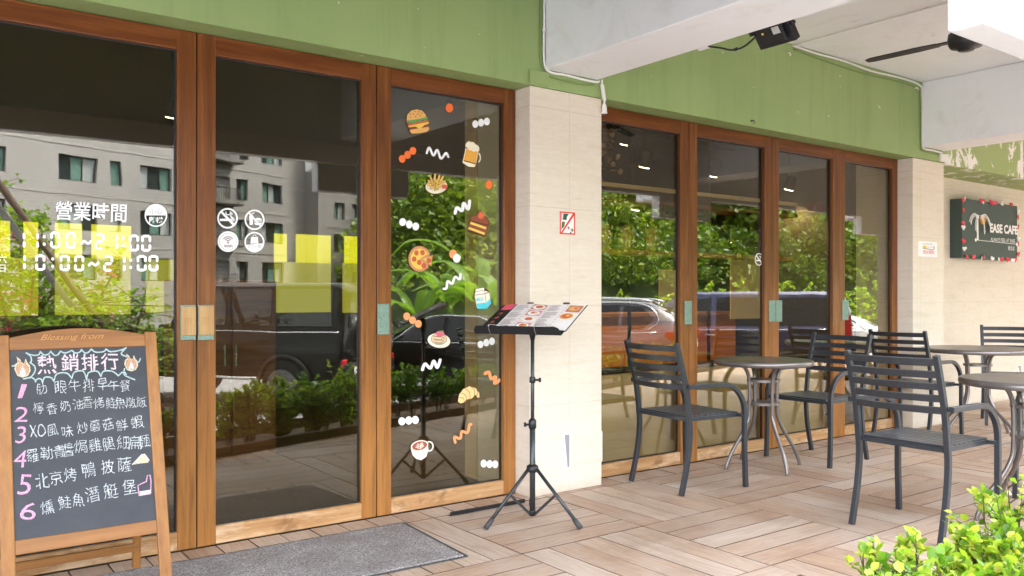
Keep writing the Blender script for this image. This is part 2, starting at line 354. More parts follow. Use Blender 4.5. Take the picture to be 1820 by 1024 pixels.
M['win_frame'] = plain('bronze_window_frame', (.035, .03, .027), .45, .3, .1)
M['curtain'] = plain('teal_curtain', (.10, .20, .17), .8, 0, .35, 6)
M['blind'] = plain('pale_blind', (.33, .36, .37), .7, 0, .12, 4)
M['car_black'] = plain('black_car_paint', (.005, .005, .006), .22, .0, .05, 10, 0, .25, 0.05)
M['car_grey'] = plain('dark_grey_car_paint', (.09, .085, .11), .2, .4, .05, 10, 0, .5, 1.0)
M['car_blue'] = plain('navy_car_paint', (.05, .05, .14), .2, .3, .05, 10, 0, .5, 1.0)
M['car_white'] = plain('white_car_paint', (.62, .64, .70), .2, .1, .03, 10, 0, .5, 1.0)
M['tyre'] = plain('tyre', (.012, .012, .012), .8, 0, .2, 50, .3)
M['chrome'] = plain('chrome_trim', (.75, .75, .76), .12, 1.0, .03)
M['taillight'] = plain('red_lens', (.45, .01, .02), .15, 0, .1, 20, 0, .7)
M['lens'] = plain('clear_lens', (.6, .6, .62), .1, 0, .1, 20, 0, .7)
M['pole'] = plain('galvanised_pole', (.14, .135, .13), .45, .5, .15, 12)
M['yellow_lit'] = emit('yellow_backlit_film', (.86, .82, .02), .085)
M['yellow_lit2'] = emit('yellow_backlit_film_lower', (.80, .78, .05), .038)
M['lamp'] = emit('warm_lamp', (1.0, .86, .58), 2.2)
M['tan'] = plaster('tan_panel', (.62, .45, .25), .08, None, .6, .1)
M['amber'] = plain('amber_glass_mug', (.50, .30, .07), .2, 0, .3, 20, 0, .6)
M['dried'] = plain('dried_flower', (.30, .19, .11), .9, 0, .4, 40, .3)
M['track'] = plain('matt_black', (.012, .012, .012), .6, 0, .1)
M['orange_wood'] = wood('orange_interior_timber', 0, (.28, .08, .02), (.42, .15, .04), (.5, .2, .06), None, .4)
M['pipe_red'] = plain('red_pipe', (.22, .05, .03), .5, 0, .15)

# ------------------------------------------------------------------ mesh building
class MB:
    def __init__(s): s.v = []; s.f = []; s.m = []; s.sm = []
    def add(s, vs_, fs, mi=0, smooth=False):
        o = len(s.v); s.v += [tuple(p) for p in vs_]
        for f in fs: s.f.append(tuple(i + o for i in f)); s.m.append(mi); s.sm.append(smooth)
    def box(s, x0, x1, y0, y1, z0, z1, mi=0, mat=None):
        p = [Vector(q) for q in ((x0, y0, z0), (x1, y0, z0), (x1, y1, z0), (x0, y1, z0), (x0, y0, z1), (x1, y0, z1), (x1, y1, z1), (x0, y1, z1))]
        if mat: p = [mat @ q for q in p]
        s.add(p, [(3, 2, 1, 0), (4, 5, 6, 7), (0, 1, 5, 4), (1, 2, 6, 5), (2, 3, 7, 6), (3, 0, 4, 7)], mi)
    def tube(s, pts, r, n=10, mi=0, square=False, up=None, closed=False, ratio=1.0):
        pts = [Vector(p) for p in pts]; k = len(pts)
        if square: n = 4
        rs = r if isinstance(r, (list, tuple)) else [r] * k
        tan = []
        for i in range(k):
            a = pts[(i - 1) % k] if (i > 0 or closed) else pts[i]; b = pts[(i + 1) % k] if (i < k - 1 or closed) else pts[i]
            tan.append((b - a).normalized())
        u = Vector(up) if up else (Vector((0, 0, 1)) if abs(tan[0].z) < .9 else Vector((1, 0, 0)))
        u = (u - tan[0] * u.dot(tan[0])).normalized()
        vsx = []
        for i in range(k):
            u = (u - tan[i] * u.dot(tan[i])).normalized(); w = tan[i].cross(u)
            for j in range(n):
                a = 2 * math.pi * (j + (.5 if square else 0)) / n
                q = rs[i] * (1.41421 if square else 1)
                vsx.append(pts[i] + u * (math.cos(a) * q) + w * (math.sin(a) * q * ratio))
        fs = []
        for i in range(k if closed else k - 1):
            for j in range(n):
                i2 = (i + 1) % k; fs.append((i * n + j, i * n + (j + 1) % n, i2 * n + (j + 1) % n, i2 * n + j))
        s.add(vsx, fs, mi, not square)
        if not closed:
            o = len(s.v) - len(vsx)
            s.f.append(tuple(o + j for j in range(n))[::-1]); s.m.append(mi); s.sm.append(False)
            s.f.append(tuple(o + (k - 1) * n + j for j in range(n))); s.m.append(mi); s.sm.append(False)
    def lathe(s, prof, c=(0, 0, 0), n=32, mi=0, mat=None, smooth=True):
        c = Vector(c); vsx = []
        for r, z in prof:
            for j in range(n):
                a = 2 * math.pi * j / n; p = Vector((r * math.cos(a), r * math.sin(a), z))
                vsx.append((mat @ p if mat else p) + c)
        fs = [(i * n + j, i * n + (j + 1) % n, (i + 1) * n + (j + 1) % n, (i + 1) * n + j) for i in range(len(prof) - 1) for j in range(n)]
        s.add(vsx, fs, mi, smooth)
        o = len(s.v) - len(vsx)
        if prof[0][0] > 1e-4: s.f.append(tuple(o + j for j in range(n))[::-1]); s.m.append(mi); s.sm.append(False)
        if prof[-1][0] > 1e-4: s.f.append(tuple(o + (len(prof) - 1) * n + j for j in range(n))); s.m.append(mi); s.sm.append(False)
    def prism(s, pts, d, mi=0, mat=None):      # pts: 2D outline in local XZ, extruded to +Y by d
        n = len(pts); a = [Vector((x, 0, z)) for x, z in pts]; b = [Vector((x, d, z)) for x, z in pts]
        p = a + b
        if mat: p = [mat @ q for q in p]
        s.add(p, [tuple(range(n)), tuple(range(2 * n - 1, n - 1, -1))] + [(i, i + n, (i + 1) % n + n, (i + 1) % n) for i in range(n)], mi)
    def build(s, name, mats, parent=None, loc=None, bevel=0, rot=None):
        me = bpy.data.meshes.new(name); me.from_pydata(s.v, [], s.f)
        mats = mats if isinstance(mats, (list, tuple)) else [mats]
        for x in mats: me.materials.append(x)
        me.polygons.foreach_set('material_index', s.m); me.polygons.foreach_set('use_smooth', s.sm); me.update()
        o = bpy.data.objects.new(name, me); COL.objects.link(o)
        if parent: o.parent = parent
        if loc is not None: o.location = loc
        if rot is not None: o.rotation_euler = rot
        if bevel:
            b = o.modifiers.new('bevel', 'BEVEL'); b.width = bevel; b.segments = 2; b.limit_method = 'ANGLE'; b.angle_limit = R(40)
        return o
def fixn(o):
    bm = bmesh.new(); bm.from_mesh(o.data); bmesh.ops.recalc_face_normals(bm, faces=bm.faces); bm.to_mesh(o.data); bm.free(); return o
def tag(o, label=None, cat=None, group=None, kind=None):
    if label: o['label'] = label
    if cat: o['category'] = cat
    if group: o['group'] = group
    if kind: o['kind'] = kind
    return o
def thing(name, label, cat, loc=(0, 0, 0), rz=0, group=None):
    o = bpy.data.objects.new(name, None); o.empty_display_size = .1; COL.objects.link(o)
    o.location = loc; o.rotation_euler = (0, 0, rz)
    return tag(o, label, cat, group)
def dup(o, loc=None, rz=None, label=None, scale=None):
    kids = [x for x in COL.objects if x.parent == o]
    c = o.copy(); COL.objects.link(c)
    if loc is not None: c.location = loc
    if rz is not None: c.rotation_euler = (0, 0, rz)
    if scale: c.scale = (scale,) * 3
    if label: c['label'] = label
    for k in kids:
        k2 = k.copy(); COL.objects.link(k2); k2.parent = c
        for g in [x for x in COL.objects if x.parent == k]:
            g2 = g.copy(); COL.objects.link(g2); g2.parent = k2
    return c
def box_obj(name, x0, x1, y0, y1, z0, z1, m, parent=None, bevel=0):
    b = MB(); b.box(x0, x1, y0, y1, z0, z1); return b.build(name, m, parent, bevel=bevel)
def arc(cx, cy, r, a0, a1, n): return [(cx + r * math.cos(R(a0 + (a1 - a0) * i / n)), cy + r * math.sin(R(a0 + (a1 - a0) * i / n))) for i in range(n + 1)]
def smooth_path(pts, n=6):
    P = [Vector(p) for p in pts]; out = []
    for i in range(len(P) - 1):
        p0 = P[max(i - 1, 0)]; p1 = P[i]; p2 = P[i + 1]; p3 = P[min(i + 2, len(P) - 1)]
        for k in range(n):
            t = k / n
            out.append(.5 * ((2 * p1) + (p2 - p0) * t + (2 * p0 - 5 * p1 + 4 * p2 - p3) * t * t + (3 * p1 - p0 - 3 * p2 + p3) * t ** 3))
    out.append(P[-1]); return out

# ---- text as geometry
_tc = {}
def text_geo(s, thin=0.0, shear=0.0):
    key = (s, thin, shear)
    if key in _tc: return _tc[key]
    c = bpy.data.curves.new('t', 'FONT'); c.body = s; c.size = 1; c.offset = thin; c.shear = shear; c.resolution_u = 3
    o = bpy.data.objects.new('t', c); COL.objects.link(o)
    dg = bpy.context.evaluated_depsgraph_get()
    me = bpy.data.meshes.new_from_object(o.evaluated_get(dg))
    v = [(p.co.x, p.co.y) for p in me.vertices]; f = [tuple(p.vertices) for p in me.polygons]
    bpy.data.objects.remove(o); bpy.data.curves.remove(c); bpy.data.meshes.remove(me)
    _tc[key] = (v, f); return v, f

class Draw:
    """flat printed artwork: 2D shapes laid in thin successive layers on a real plane given by a mapping (u, v) -> point"""
    def __init__(s, fn, nrm, lift=.0012, step=.00035):
        s.fn = fn; s.n = Vector(nrm).normalized(); s.k = lift; s.step = step; s.mb = MB(); s.mats = []
    def mi(s, k):
        m = M[k]
        if m not in s.mats: s.mats.append(m)
        return s.mats.index(m)
    def up(s): s.k += s.step
    def P(s, u, v): return s.fn(u, v) + s.n * s.k
    def poly(s, pts, k):
        s.mb.add([s.P(*p) for p in pts], [tuple(range(len(pts)))], s.mi(k)); s.up()
    def ell(s, cx, cy, rx, ry, k, n=24, rot=0, a0=0, a1=360):
        c, q = math.cos(R(rot)), math.sin(R(rot)); pts = []
        for i in range(n if a1 - a0 == 360 else n + 1):
            a = R(a0 + (a1 - a0) * i / n); x, y = rx * math.cos(a), ry * math.sin(a); pts.append((cx + x * c - y * q, cy + x * q + y * c))
        s.poly(pts, k)
    def ring(s, cx, cy, rx, ry, w, k, n=32, a0=0, a1=360):
        vs_ = []; fs = []
        for i in range(n + 1):
            a = R(a0 + (a1 - a0) * i / n); vs_ += [s.P(cx + rx * math.cos(a), cy + ry * math.sin(a)), s.P(cx + (rx - w) * math.cos(a), cy + (ry - w) * math.sin(a))]
        fs = [(2 * i, 2 * i + 1, 2 * i + 3, 2 * i + 2) for i in range(n)]
        s.mb.add(vs_, fs, s.mi(k)); s.up()
    def stroke(s, pts, w, k, sm=0, taper=False):
        if sm: pts = [(p.x, p.y) for p in smooth_path([(x, y, 0) for x, y in pts], sm)]
        n = len(pts); vs_ = []
        for i in range(n):
            a = Vector(pts[max(i - 1, 0)]); b = Vector(pts[min(i + 1, n - 1)]); d = b - a
            d = d.normalized() if d.length > 1e-6 else Vector((1, 0)); q = Vector((-d.y, d.x)) * (w / 2)
            if taper: q *= .55 + .45 * math.sin(math.pi * (i + .5) / n)
            p = Vector(pts[i]); vs_ += [s.P(*(p + q)), s.P(*(p - q))]
        s.mb.add(vs_, [(2 * i, 2 * i + 1, 2 * i + 3, 2 * i + 2) for i in range(n - 1)], s.mi(k))
        if not taper:
            for p in (pts[0], pts[-1]): s.k += s.step * .3; s.ell(p[0], p[1], w / 2, w / 2, k, 12)
        s.up()
    def text(s, body, cx, cy, h, k, w=None, thin=0.0, shear=0.0, rot=0, jit=0.0, flip=False, up=1):
        v, f = text_geo(body, thin, shear)
        xs = [p[0] for p in v]; ys = [p[1] for p in v]; x0, x1, y0, y1 = min(xs), max(xs), min(ys), max(ys)
        sy = h / max(y1 - y0, 1e-6); sx = sy if w is None else w / max(x1 - x0, 1e-6)
        c, q = math.cos(R(rot)), math.sin(R(rot)); ph = random.random() * 9
        vs_ = []
        for x, y in v:
            a = (x - (x0 + x1) / 2) * sx; b = (y - (y0 + y1) / 2) * sy
            if jit:
                a += jit * math.sin(ph + b * 9 / h * .7 + a * .25); b += jit * math.sin(ph * 1.7 + a * 9 / h * .8)
            if flip: a = -a
            vs_.append(s.P(cx + a * c - b * q, cy - up * (a * q + b * c)))
        s.mb.add(vs_, f, s.mi(k)); s.up()
    def done(s, name, parent=None): return s.mb.build(name, s.mats, parent)

# ------------------------------------------------------------------ deck and ground
TX, TY, TS = 2.354, -.19, .793
def edge_y(x): return -2.16 - .31 * (x - 1.97)              # oblique street edge of the deck
deck = MB(); bw = TS / 5; gp = .0031
def board(x0, x1, y0, y1, mi):
    dz = random.uniform(-.0012, .0012)
    deck.box(x0 + gp, x1 - gp, y0 + gp, y1 - gp, -.028, dz, mi); deck.m[-4:] = [2] * 4
for i in range(-9, 18):
    x0 = TX + TS * i
    for j in range(0, 8):
        y1 = TY - TS * j; y0 = y1 - TS
        if (i + j) % 2 == 0:
            for k in range(5): board(x0, x0 + TS, y0 + bw * k, y0 + bw * (k + 1), 0)
        else:
            for k in range(5): board(x0 + bw * k, x0 + bw * (k + 1), y0, y1, 1)
    for k in range(5):
        xa = x0 + bw * k
        y1 = .33 if xa > 7.97 else -.001
        board(xa, xa + bw, TY, y1, 1)
dk = deck.build('deck', [M['deck_x'], M['deck_y'], plain('dark_board_edge', (.10, .062, .04), .8)])  # board sides darker than the tops so the gaps read dark
bm = bmesh.new(); bm.from_mesh(dk.data)
bmesh.ops.bisect_plane(bm, geom=bm.verts[:] + bm.edges[:] + bm.faces[:], plane_co=(1.97, -2.16 - .02, 0), plane_no=Vector((-.31, -1, 0)), clear_outer=True)
bm.to_mesh(dk.data); bm.free()
tag(dk, kind='structure')
b_ = dk.modifiers.new('bevel', 'BEVEL'); b_.width = .0035; b_.segments = 1; b_.limit_method = 'ANGLE'
db = MB(); p = [(-5, edge_y(-5)), (16.5, edge_y(16.5)), (16.5, .4), (-5, .4)]
db.add([(x, y, -.05) for x, y in p] + [(x, y, -.55) for x, y in p], [(0, 1, 2, 3), (0, 4, 5, 1)]); tag(fixn(db.build('deck_base', M['track'])), kind='structure')
ROAD = -.55
rd = MB(); rd.add([(-160, -220, ROAD), (200, -220, ROAD), (200, 60, ROAD), (-160, 60, ROAD)], [(0, 1, 2, 3)])
tag(rd.build('road', M['asphalt']), kind='structure')

# ------------------------------------------------------------------ the cafe building
cafe = thing('cafe_building', 'green and white ground floor of the cafe with cream tiled pillars', 'building')
BX0, BX1 = -5.0, 18.0
box_obj('fascia_wall', BX0, 7.985, -.15, .10, 2.46, 3.16, M['green'], cafe)
box_obj('peeling_wall', 7.987, BX1, -.12, .33, 2.46, 3.16, M['peel'], cafe)
cafe_p = box_obj('pillar', 3.05, 3.625, -.14, .42, 0, 2.458, M['tile'], cafe, .003)
box_obj('pillar', 7.425, 7.983, -.14, .42, 0, 2.458, M['tile'], cafe, .003)
box_obj('end_wall', 7.985, BX1, .33, .52, 0, 2.46, M['tile'], cafe)
box_obj('ceiling', 3.17, BX1, -2.78, .10, 3.16, 3.32, M['white'], cafe); box_obj('ceiling', BX0, 3.168, -2.78, .10, 3.16, 3.32, M['dim_ceiling'], cafe)
beam = box_obj('ceiling_beam', 3.155, 3.575, -2.655, -.152, 2.567, 3.158, M['white'], cafe, .006)
box_obj('ceiling_beam', 7.565, 7.955, -2.655, -.152, 2.567, 3.158, M['white'], cafe, .006)
box_obj('ceiling_beam', -1.3, -.9, -2.655, -.152, 2.567, 3.158, M['white'], cafe, .006)
box_obj('edge_beam', BX0, BX1, -2.78, -2.66, 2.372, 3.158, M['stucco'], cafe, .008)
for x in (2.935, 7.15, 11.35): box_obj('beam_end_block', x, x + .90, -2.787, -2.655, 2.115, 3.150, M['stucco'], cafe, .012)
box_obj('ceiling_beam', 11.78, 12.2, -2.655, -.125, 2.567, 3.158, M['white'], cafe, .006)
box_obj('beam_corbel', 11.76, 12.18, -3.45, -2.788, 2.39, 3.158, M['stucco'], cafe, .012)
box_obj('light_stop_wall', 16.0, 16.15, -2.7, .33, 0, 3.158, M['tile'], cafe)  # unseen end wall added to cut daylight from the right
box_obj('beam_corbel', 3.15, 3.57, -3.45, -2.788, 2.39, 3.158, M['stucco'], cafe, .012)
box_obj('beam_corbel', 7.55, 7.97, -3.45, -2.788, 2.39, 3.158, M['stucco'], cafe, .012)
box_obj('shading_storey', BX0, BX1, -2.76, 9.0, 3.323, 5.6, M['stucco'], cafe)  # unseen storey added to block sun and sky above the deck
# room behind the doors
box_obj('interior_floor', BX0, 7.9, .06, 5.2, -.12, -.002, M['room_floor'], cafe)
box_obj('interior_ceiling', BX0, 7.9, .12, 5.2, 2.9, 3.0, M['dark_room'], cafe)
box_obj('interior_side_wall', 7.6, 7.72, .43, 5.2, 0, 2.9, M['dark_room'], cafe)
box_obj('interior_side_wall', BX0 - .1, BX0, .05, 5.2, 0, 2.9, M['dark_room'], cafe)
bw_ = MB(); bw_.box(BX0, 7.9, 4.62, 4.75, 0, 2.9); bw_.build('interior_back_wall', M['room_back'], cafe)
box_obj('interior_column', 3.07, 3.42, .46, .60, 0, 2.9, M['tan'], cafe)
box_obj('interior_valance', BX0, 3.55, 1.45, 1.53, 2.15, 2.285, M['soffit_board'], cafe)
# recessed step lights: real hollows are shallow boxes with a sloping tray
def step_light(x, y, z0, z1, w):
    t = MB()
    t.box(x, x + w, y - .004, y - .001, z0, z1, 0)
    t.add([(x + .012, y - .005, z0 + .012), (x + w - .012, y - .005, z0 + .012), (x + w - .012, y - .005, z1 - .012), (x + .012, y - .005, z1 - .012)], [(0, 1, 2, 3)], 1)
    t.add([(x + .012, y - .006, z0 + .012), (x + w - .03, y - .006, z0 + .012), (x + .012, y - .006, z1 - .02)], [(0, 1, 2)], 0)
    return t.build('step_light', [M['white'], M['grey']], cafe)
p0 = onY(1000, 835, -.14); p1 = onY(1014, 768, -.14)
step_light(p0.x, -.14, p0.z, p1.z, p1.x - p0.x)
for u in (1745, 1808):
    q0 = onY(u, 668, .33); q1 = onY(u + 7, 648, .33); step_light(q0.x, .33, q0.z, q1.z, q1.x - q0.x)

# ------------------------------------------------------------------ glass doors
def glass_door(x0, x1, label, H=2.457, gb=.09, gt=2.363, sw=.088):
    t = thing('glass_door', label, 'door')
    f = MB(); g = .0015
    f.box(x0 + g, x0 + sw, 0, .046, .004, H, 0); f.box(x1 - sw, x1 - g, 0, .046, .004, H, 0)
    f.box(x0 + sw, x1 - sw, .001, .045, gt, H - .001, 1); f.box(x0 + sw, x1 - sw, .001, .045, .005, gb, 2)
    f.build('door_frame', [M['frame_v'], M['frame_top'], M['frame_bot']], t, bevel=.003)
    b = MB()
    for a0, a1, c0, c1 in ((x0 + sw, x0 + sw + .007, gb, gt), (x1 - sw - .007, x1 - sw, gb, gt), (x0 + sw + .007, x1 - sw - .007, gb, gb + .006), (x0 + sw + .007, x1 - sw - .007, gt - .006, gt)):
        b.box(a0, a1, .026, .04, c0, c1)
    b.build('gasket', M['track'], t)
    gl = box_obj('glass_pane', x0 + sw - .006, x1 - sw + .006, .030, .036, gb - .006, gt + .006, M['glass'], t)
    return t
GP = (lambda u, v: onY(u, v, .030))
doors = {}
dl = [('p0', -.74, .207, 'wooden framed glass door far left behind the chalkboard, edge of the photo'),
      ('p1', .209, 1.156, 'wooden glass door with white opening hours lettering behind the chalkboard'),
      ('p2', 1.158, 2.106, 'wooden glass door with four round white pictogram stickers and wooden push plate'),
      ('p3', 2.108, 3.047, 'wooden glass door covered in colourful food stickers beside the cream pillar'),
      ('r1', 3.63, 4.60, 'wooden glass door just right of the cream pillar, behind the nearest armchair back'),
      ('r2', 4.602, 5.56, 'wooden glass door with one small round no smoking sticker behind the round table'),
      ('r3', 5.562, 6.48, 'wooden glass door in the right row between sticker door and last door'),
      ('r4', 6.482, 7.42, 'last wooden glass door at the right, next to the far cream pillar')]
for k, a, b, lab in dl: doors[k] = glass_door(a, b, lab)
def plate(u0, u1, v0, v1, door, wooden=None):
    a = onY(u0, v1, -.006); b = onY(u1, v0, -.006)
    m = MB(); m.box(a.x, b.x, -.008, -.0005, a.z, b.z); o = m.build('push_plate', M['teal_plate'], door, bevel=.002)
    if wooden:
        v2, v3 = wooden; c = onY(u0, v3, -.014); d = onY(u1, v2, -.014)
        w = MB(); w.box(a.x + .002, b.x - .001, -.017, -.0085, c.z, d.z); wo_ = w.build('wooden_plate', M['push_wood'], o, bevel=.002)
        dr = Draw(lambda u, v: onY(u, v, -.017), (0, -1, 0), .0006)
        dr.text('推', (u0 + u1) / 2 + .5, (v2 + v3) / 2, 16, 'engrave', w=15, thin=-.02); dr.done('engraved_character', o)
plate(321, 348, 542, 605, doors['p1'], (545, 597)); plate(352, 380, 542, 605, doors['p2'], (544, 596))
plate(671.5, 692, 540, 595, doors['p3'])
plate(1217, 1229.5, 535, 577, doors['r2']); plate(1367, 1378, 534, 572, doors['r2']); plate(1379, 1390, 534, 572, doors['r3']); plate(1497.5, 1508, 533, 569, doors['r4'])

# lettering on door p1
d = Draw(GP, (0, -1, 0)); d.text('營業時間', 161.5, 376.5, 33, 'pw', w=127, thin=.012, rot=-2.2); d.done('hours_heading', doors['p1'])
SEG = {'0': 'abcdef', '1': 'ef', '2': 'abged'}
def seg7(d, ch, cx, cy, w, h, t):
    if ch == ':':
        for s in (-.22, .22): d.ell(cx, cy + s * h, t * .55, t * .62, 'pw', 12)
        return
    if ch == '~': d.stroke([(cx - w * .45, cy + 2), (cx - w * .2, cy - 2), (cx + w * .2, cy + 2), (cx + w * .45, cy - 2)], t * .9, 'pw', 6); return
    x0, x1, y0, y1, ym, g = cx - w / 2, cx + w / 2, cy - h / 2, cy + h / 2, cy, t * .28
    def hseg(y):
        d.poly([(x0 + g + t * .2, y), (x0 + t * .75 + g, y - t / 2), (x1 - t * .75 - g, y - t / 2), (x1 - g - t * .2, y), (x1 - t * .75 - g, y + t / 2), (x0 + t * .75 + g, y + t / 2)], 'pw')
    def vseg(x, a, b):
        d.poly([(x, a + g), (x + t / 2, a + g + t * .5), (x + t / 2, b - g - t * .5), (x, b - g), (x - t / 2, b - g - t * .5), (x - t / 2, a + g + t * .5)], 'pw')
    S = {'a': lambda: hseg(y0 + t / 2), 'g': lambda: hseg(ym), 'd': lambda: hseg(y1 - t / 2), 'f': lambda: vseg(x0 + t / 2, y0, ym), 'e': lambda: vseg(x0 + t / 2, ym, y1),
         'b': lambda: vseg(x1 - t / 2, y0, ym), 'c': lambda: vseg(x1 - t / 2, ym, y1)}
    for k in ('bc' if ch == '1' else SEG[ch]): S[k]()
d = Draw(GP, (0, -1, 0), step=.00002)
for ch, x, y in zip('11:00~21:00', (36, 60, 78.5, 98, 125.5, 153, 177, 201, 218.5, 238, 259.5), (427, 427.5, 427.5, 426.5, 427, 431, 429.5, 430, 430, 432, 432.5)): seg7(d, ch, x, y, 18, 30, 4.8)
for ch, x, y in zip('10:00~21:00', (37, 71.5, 93.5, 115, 140.5, 166, 192, 214, 232, 251.5, 272.5), (466, 467, 467, 467.5, 468, 469.5, 468.5, 469, 469, 468, 468)): seg7(d, ch, x, y, 18, 29, 4.8)
d.done('opening_hours', doors['p1'])
d = Draw(GP, (0, -1, 0)); d.text('六', 4, 460, 15, 'pw', w=15); d.text('日', 4, 477, 13, 'pw', w=11); d.done('weekday_lettering', doors['p1'])
def disc_icon(door, cx, cy, r, fn, name):
    d = Draw(GP, (0, -1, 0)); fn(d, cx, cy, r); return d.done(name, door)
def ic_stairs(d, cx, cy, r):
    d.ring(cx, cy, r, r * 1.02, 2.3, 'pw'); d.poly([(cx + (r - 2) * math.cos(R(a)), cy + (r - 2) * 1.02 * math.sin(R(a))) for a in range(180, 361, 12)], 'pw')
    d.text('小心', cx, cy - 7.5, 10.5, 'grey', w=22); d.text('階梯', cx, cy + 8, 11, 'pw', w=24, thin=.02)
disc_icon(doors['p1'], 277, 383, 20, ic_stairs, 'stairs_sticker')
def ic_smoke(d, cx, cy, r, k=1.0):
    d.ring(cx, cy, r, r * k, 2.9 * r / 18, 'pw'); s = r / 18
    d.stroke([(cx - 11 * s, cy - 11.5 * s * k), (cx + 11 * s, cy + 11.5 * s * k)], 4 * s, 'pw')
    d.poly([(cx - 13.5 * s, cy + .8 * s * k), (cx + 7 * s, cy + .8 * s * k), (cx + 7 * s, cy + 4.8 * s * k), (cx - 13.5 * s, cy + 4.8 * s * k)], 'pw')
    for o in (8.3, 10.6): d.stroke([(cx + o * s, cy + 5 * s * k), (cx + o * s, cy + 1 * s * k), (cx + 5 * s, cy - 4 * s * k), (cx + 8 * s, cy - 8 * s * k), (cx + 4 * s, cy - 11 * s * k)], 1.3 * s, 'pw', 4)
    d.stroke([(cx - 3.5 * s, cy - 11 * s * k), (cx - 2.5 * s, cy - 7 * s * k), (cx + 2.5 * s, cy - 6 * s * k), (cx + 5 * s, cy - 9 * s * k)], 1.6 * s, 'pw', 4)
def ic_food(d, cx, cy, r):
    d.ring(cx, cy, r, r * 1.02, 2.8, 'pw')
    d.poly([(cx - 9.5, cy - 7.5), (cx - 2, cy - 7.5), (cx - 3, cy + 9), (cx - 8.5, cy + 9)], 'pw'); d.stroke([(cx - 5, cy - 8), (cx - 4, cy - 11.5), (cx - .5, cy - 12)], 1.4, 'pw')
    d.ell(cx + 6, cy + 1.5, 7, 4.8, 'pw', 20, 0, 180, 360); d.poly([(cx - 1, cy + 3), (cx + 13, cy + 3), (cx + 13, cy + 4.6), (cx - 1, cy + 4.6)], 'pw'); d.ell(cx + 6, cy + 5.8, 7, 4, 'pw', 20, 0, 0, 180)
    d.stroke([(cx - 10, cy - 12), (cx + 11, cy + 12)], 2.8, 'pw')
def ic_wifi(d, cx, cy, r):
    d.ell(cx, cy, r, r, 'pw', 36); d.ring(cx, cy, r * .83, r * .83, .7, 'grey')
    for rr in (11, 7.6, 4.2): d.ring(cx, cy + 1.5, rr, rr, 1.7, 'ink', 16, 215, 325)
    d.ell(cx, cy + 2, 1.7, 1.7, 'ink', 12); d.text('WiFi', cx, cy + 8.2, 5, 'ink', w=15.5, thin=.03)
def ic_bag(d, cx, cy, r):
    d.ring(cx, cy, r, r * 1.02, 2.6, 'pw'); d.poly([(cx + (r - 2) * math.cos(R(a)), cy + (r - 2) * 1.02 * math.sin(R(a))) for a in range(8, 173, 11)], 'pw')
    d.poly([(cx - 6, cy - 9), (cx + 6, cy - 9), (cx + 7, cy + 2.5), (cx - 7, cy + 2.5)], 'pw'); d.ring(cx, cy - 9, 3.6, 4.4, 1.0, 'pw', 14, 180, 360)
    d.text('可外帶', cx, cy + 8.6, 7, 'grey', w=24, thin=-.008)
disc_icon(doors['p2'], 404.3, 388.1, 18.3, ic_smoke, 'no_smoking_sticker'); disc_icon(doors['p2'], 452.2, 390.8, 17.8, ic_food, 'no_outside_food_sticker')
disc_icon(doors['p2'], 405.1, 429.5, 18.4, ic_wifi, 'wifi_sticker'); disc_icon(doors['p2'], 452.0, 430.4, 17.8, ic_bag, 'takeaway_sticker')
d = Draw(GP, (0, -1, 0)); d.ring(1348.7, 461.2, 7.4, 11, 1.3, 'pw'); d.stroke([(1344, 454), (1353.5, 468.5)], 1.8, 'pw'); d.poly([(1343.5, 462), (1352, 462), (1352, 464.4), (1343.5, 464.4)], 'pw')
d.stroke([(1350, 460), (1351.5, 457), (1349, 455)], 1.0, 'pw', 3); d.done('no_smoking_sticker', doors['r2'])
# food stickers on door p3
P3 = doors['p3']
def S(name, fn):
    d = Draw(GP, (0, -1, 0)); fn(d); return d.done(name, P3)
def Z(x0, y0, s): return lambda pts: [(x0 + a / s, y0 + b / s) for a, b in pts]
z1, z2, z3, z4 = Z(690, 160, 5.39), Z(690, 340, 5.39), Z(690, 520, 5.69), Z(690, 680, 5.12)
def dots(pts, rx, ry, k, name):
    def fn(d):
        for x, y in pts: d.ell(x, y, rx, ry, k, 22)
    S(name, fn)
dots(z1([(585, 173)]), 6.7, 8.2, 'orange', 'orange_dot_sticker'); dots(z1([(833, 327), (888, 314), (943, 303)]), 5.4, 6.8, 'pw', 'white_dots_sticker')
dots(z1([(133, 660), (184, 622), (235, 584)]), 6.0, 7.0, 'orange', 'orange_dots_sticker'); dots(z1([(965, 908)]), 6.2, 7.6, 'orange', 'orange_dot_sticker')
dots(z2([(137, 295), (200, 318), (262, 338)]), 6.0, 7.0, 'pw', 'white_dots_sticker')
S('orange_white_dots_sticker', lambda d: (d.ell(690 + 620 / 5.39, 340 + 602 / 5.39, 6.7, 7.9, 'peach'), d.ell(690 + 655 / 5.39, 340 + 642 / 5.39, 6.7, 7.9, 'pw')))
dots(z3([(187, 240), (245, 280), (303, 317)]), 6.0, 6.8, 'peach', 'orange_dots_sticker'); dots(z3([(932, 525), (990, 507), (1047, 493)]), 5.2, 6.6, 'pw', 'white_dots_sticker')
dots(z4([(124, 353), (186, 345), (245, 340)]), 6.2, 7.2, 'pw', 'white_dots_sticker'); dots(z4([(868, 738), (921, 742), (972, 744)]), 5.4, 6.8, 'pw', 'white_dots_sticker')
def wig(pts, w, k, name): S(name, lambda d: d.stroke(pts, w, k, 6))
wig(z1([(368, 605), (392, 553), (432, 628), (468, 575), (505, 658), (552, 605), (575, 642)]), 4, 'pw', 'white_squiggle_sticker')
wig(z2([(640, 210), (658, 158), (706, 186), (722, 115), (764, 172), (778, 95)]), 5.6, 'pw', 'white_squiggle_sticker')
wig(z2([(530, 935), (556, 928), (568, 862), (610, 885), (640, 822), (684, 845), (690, 795)]), 4.2, 'pw', 'white_squiggle_sticker')
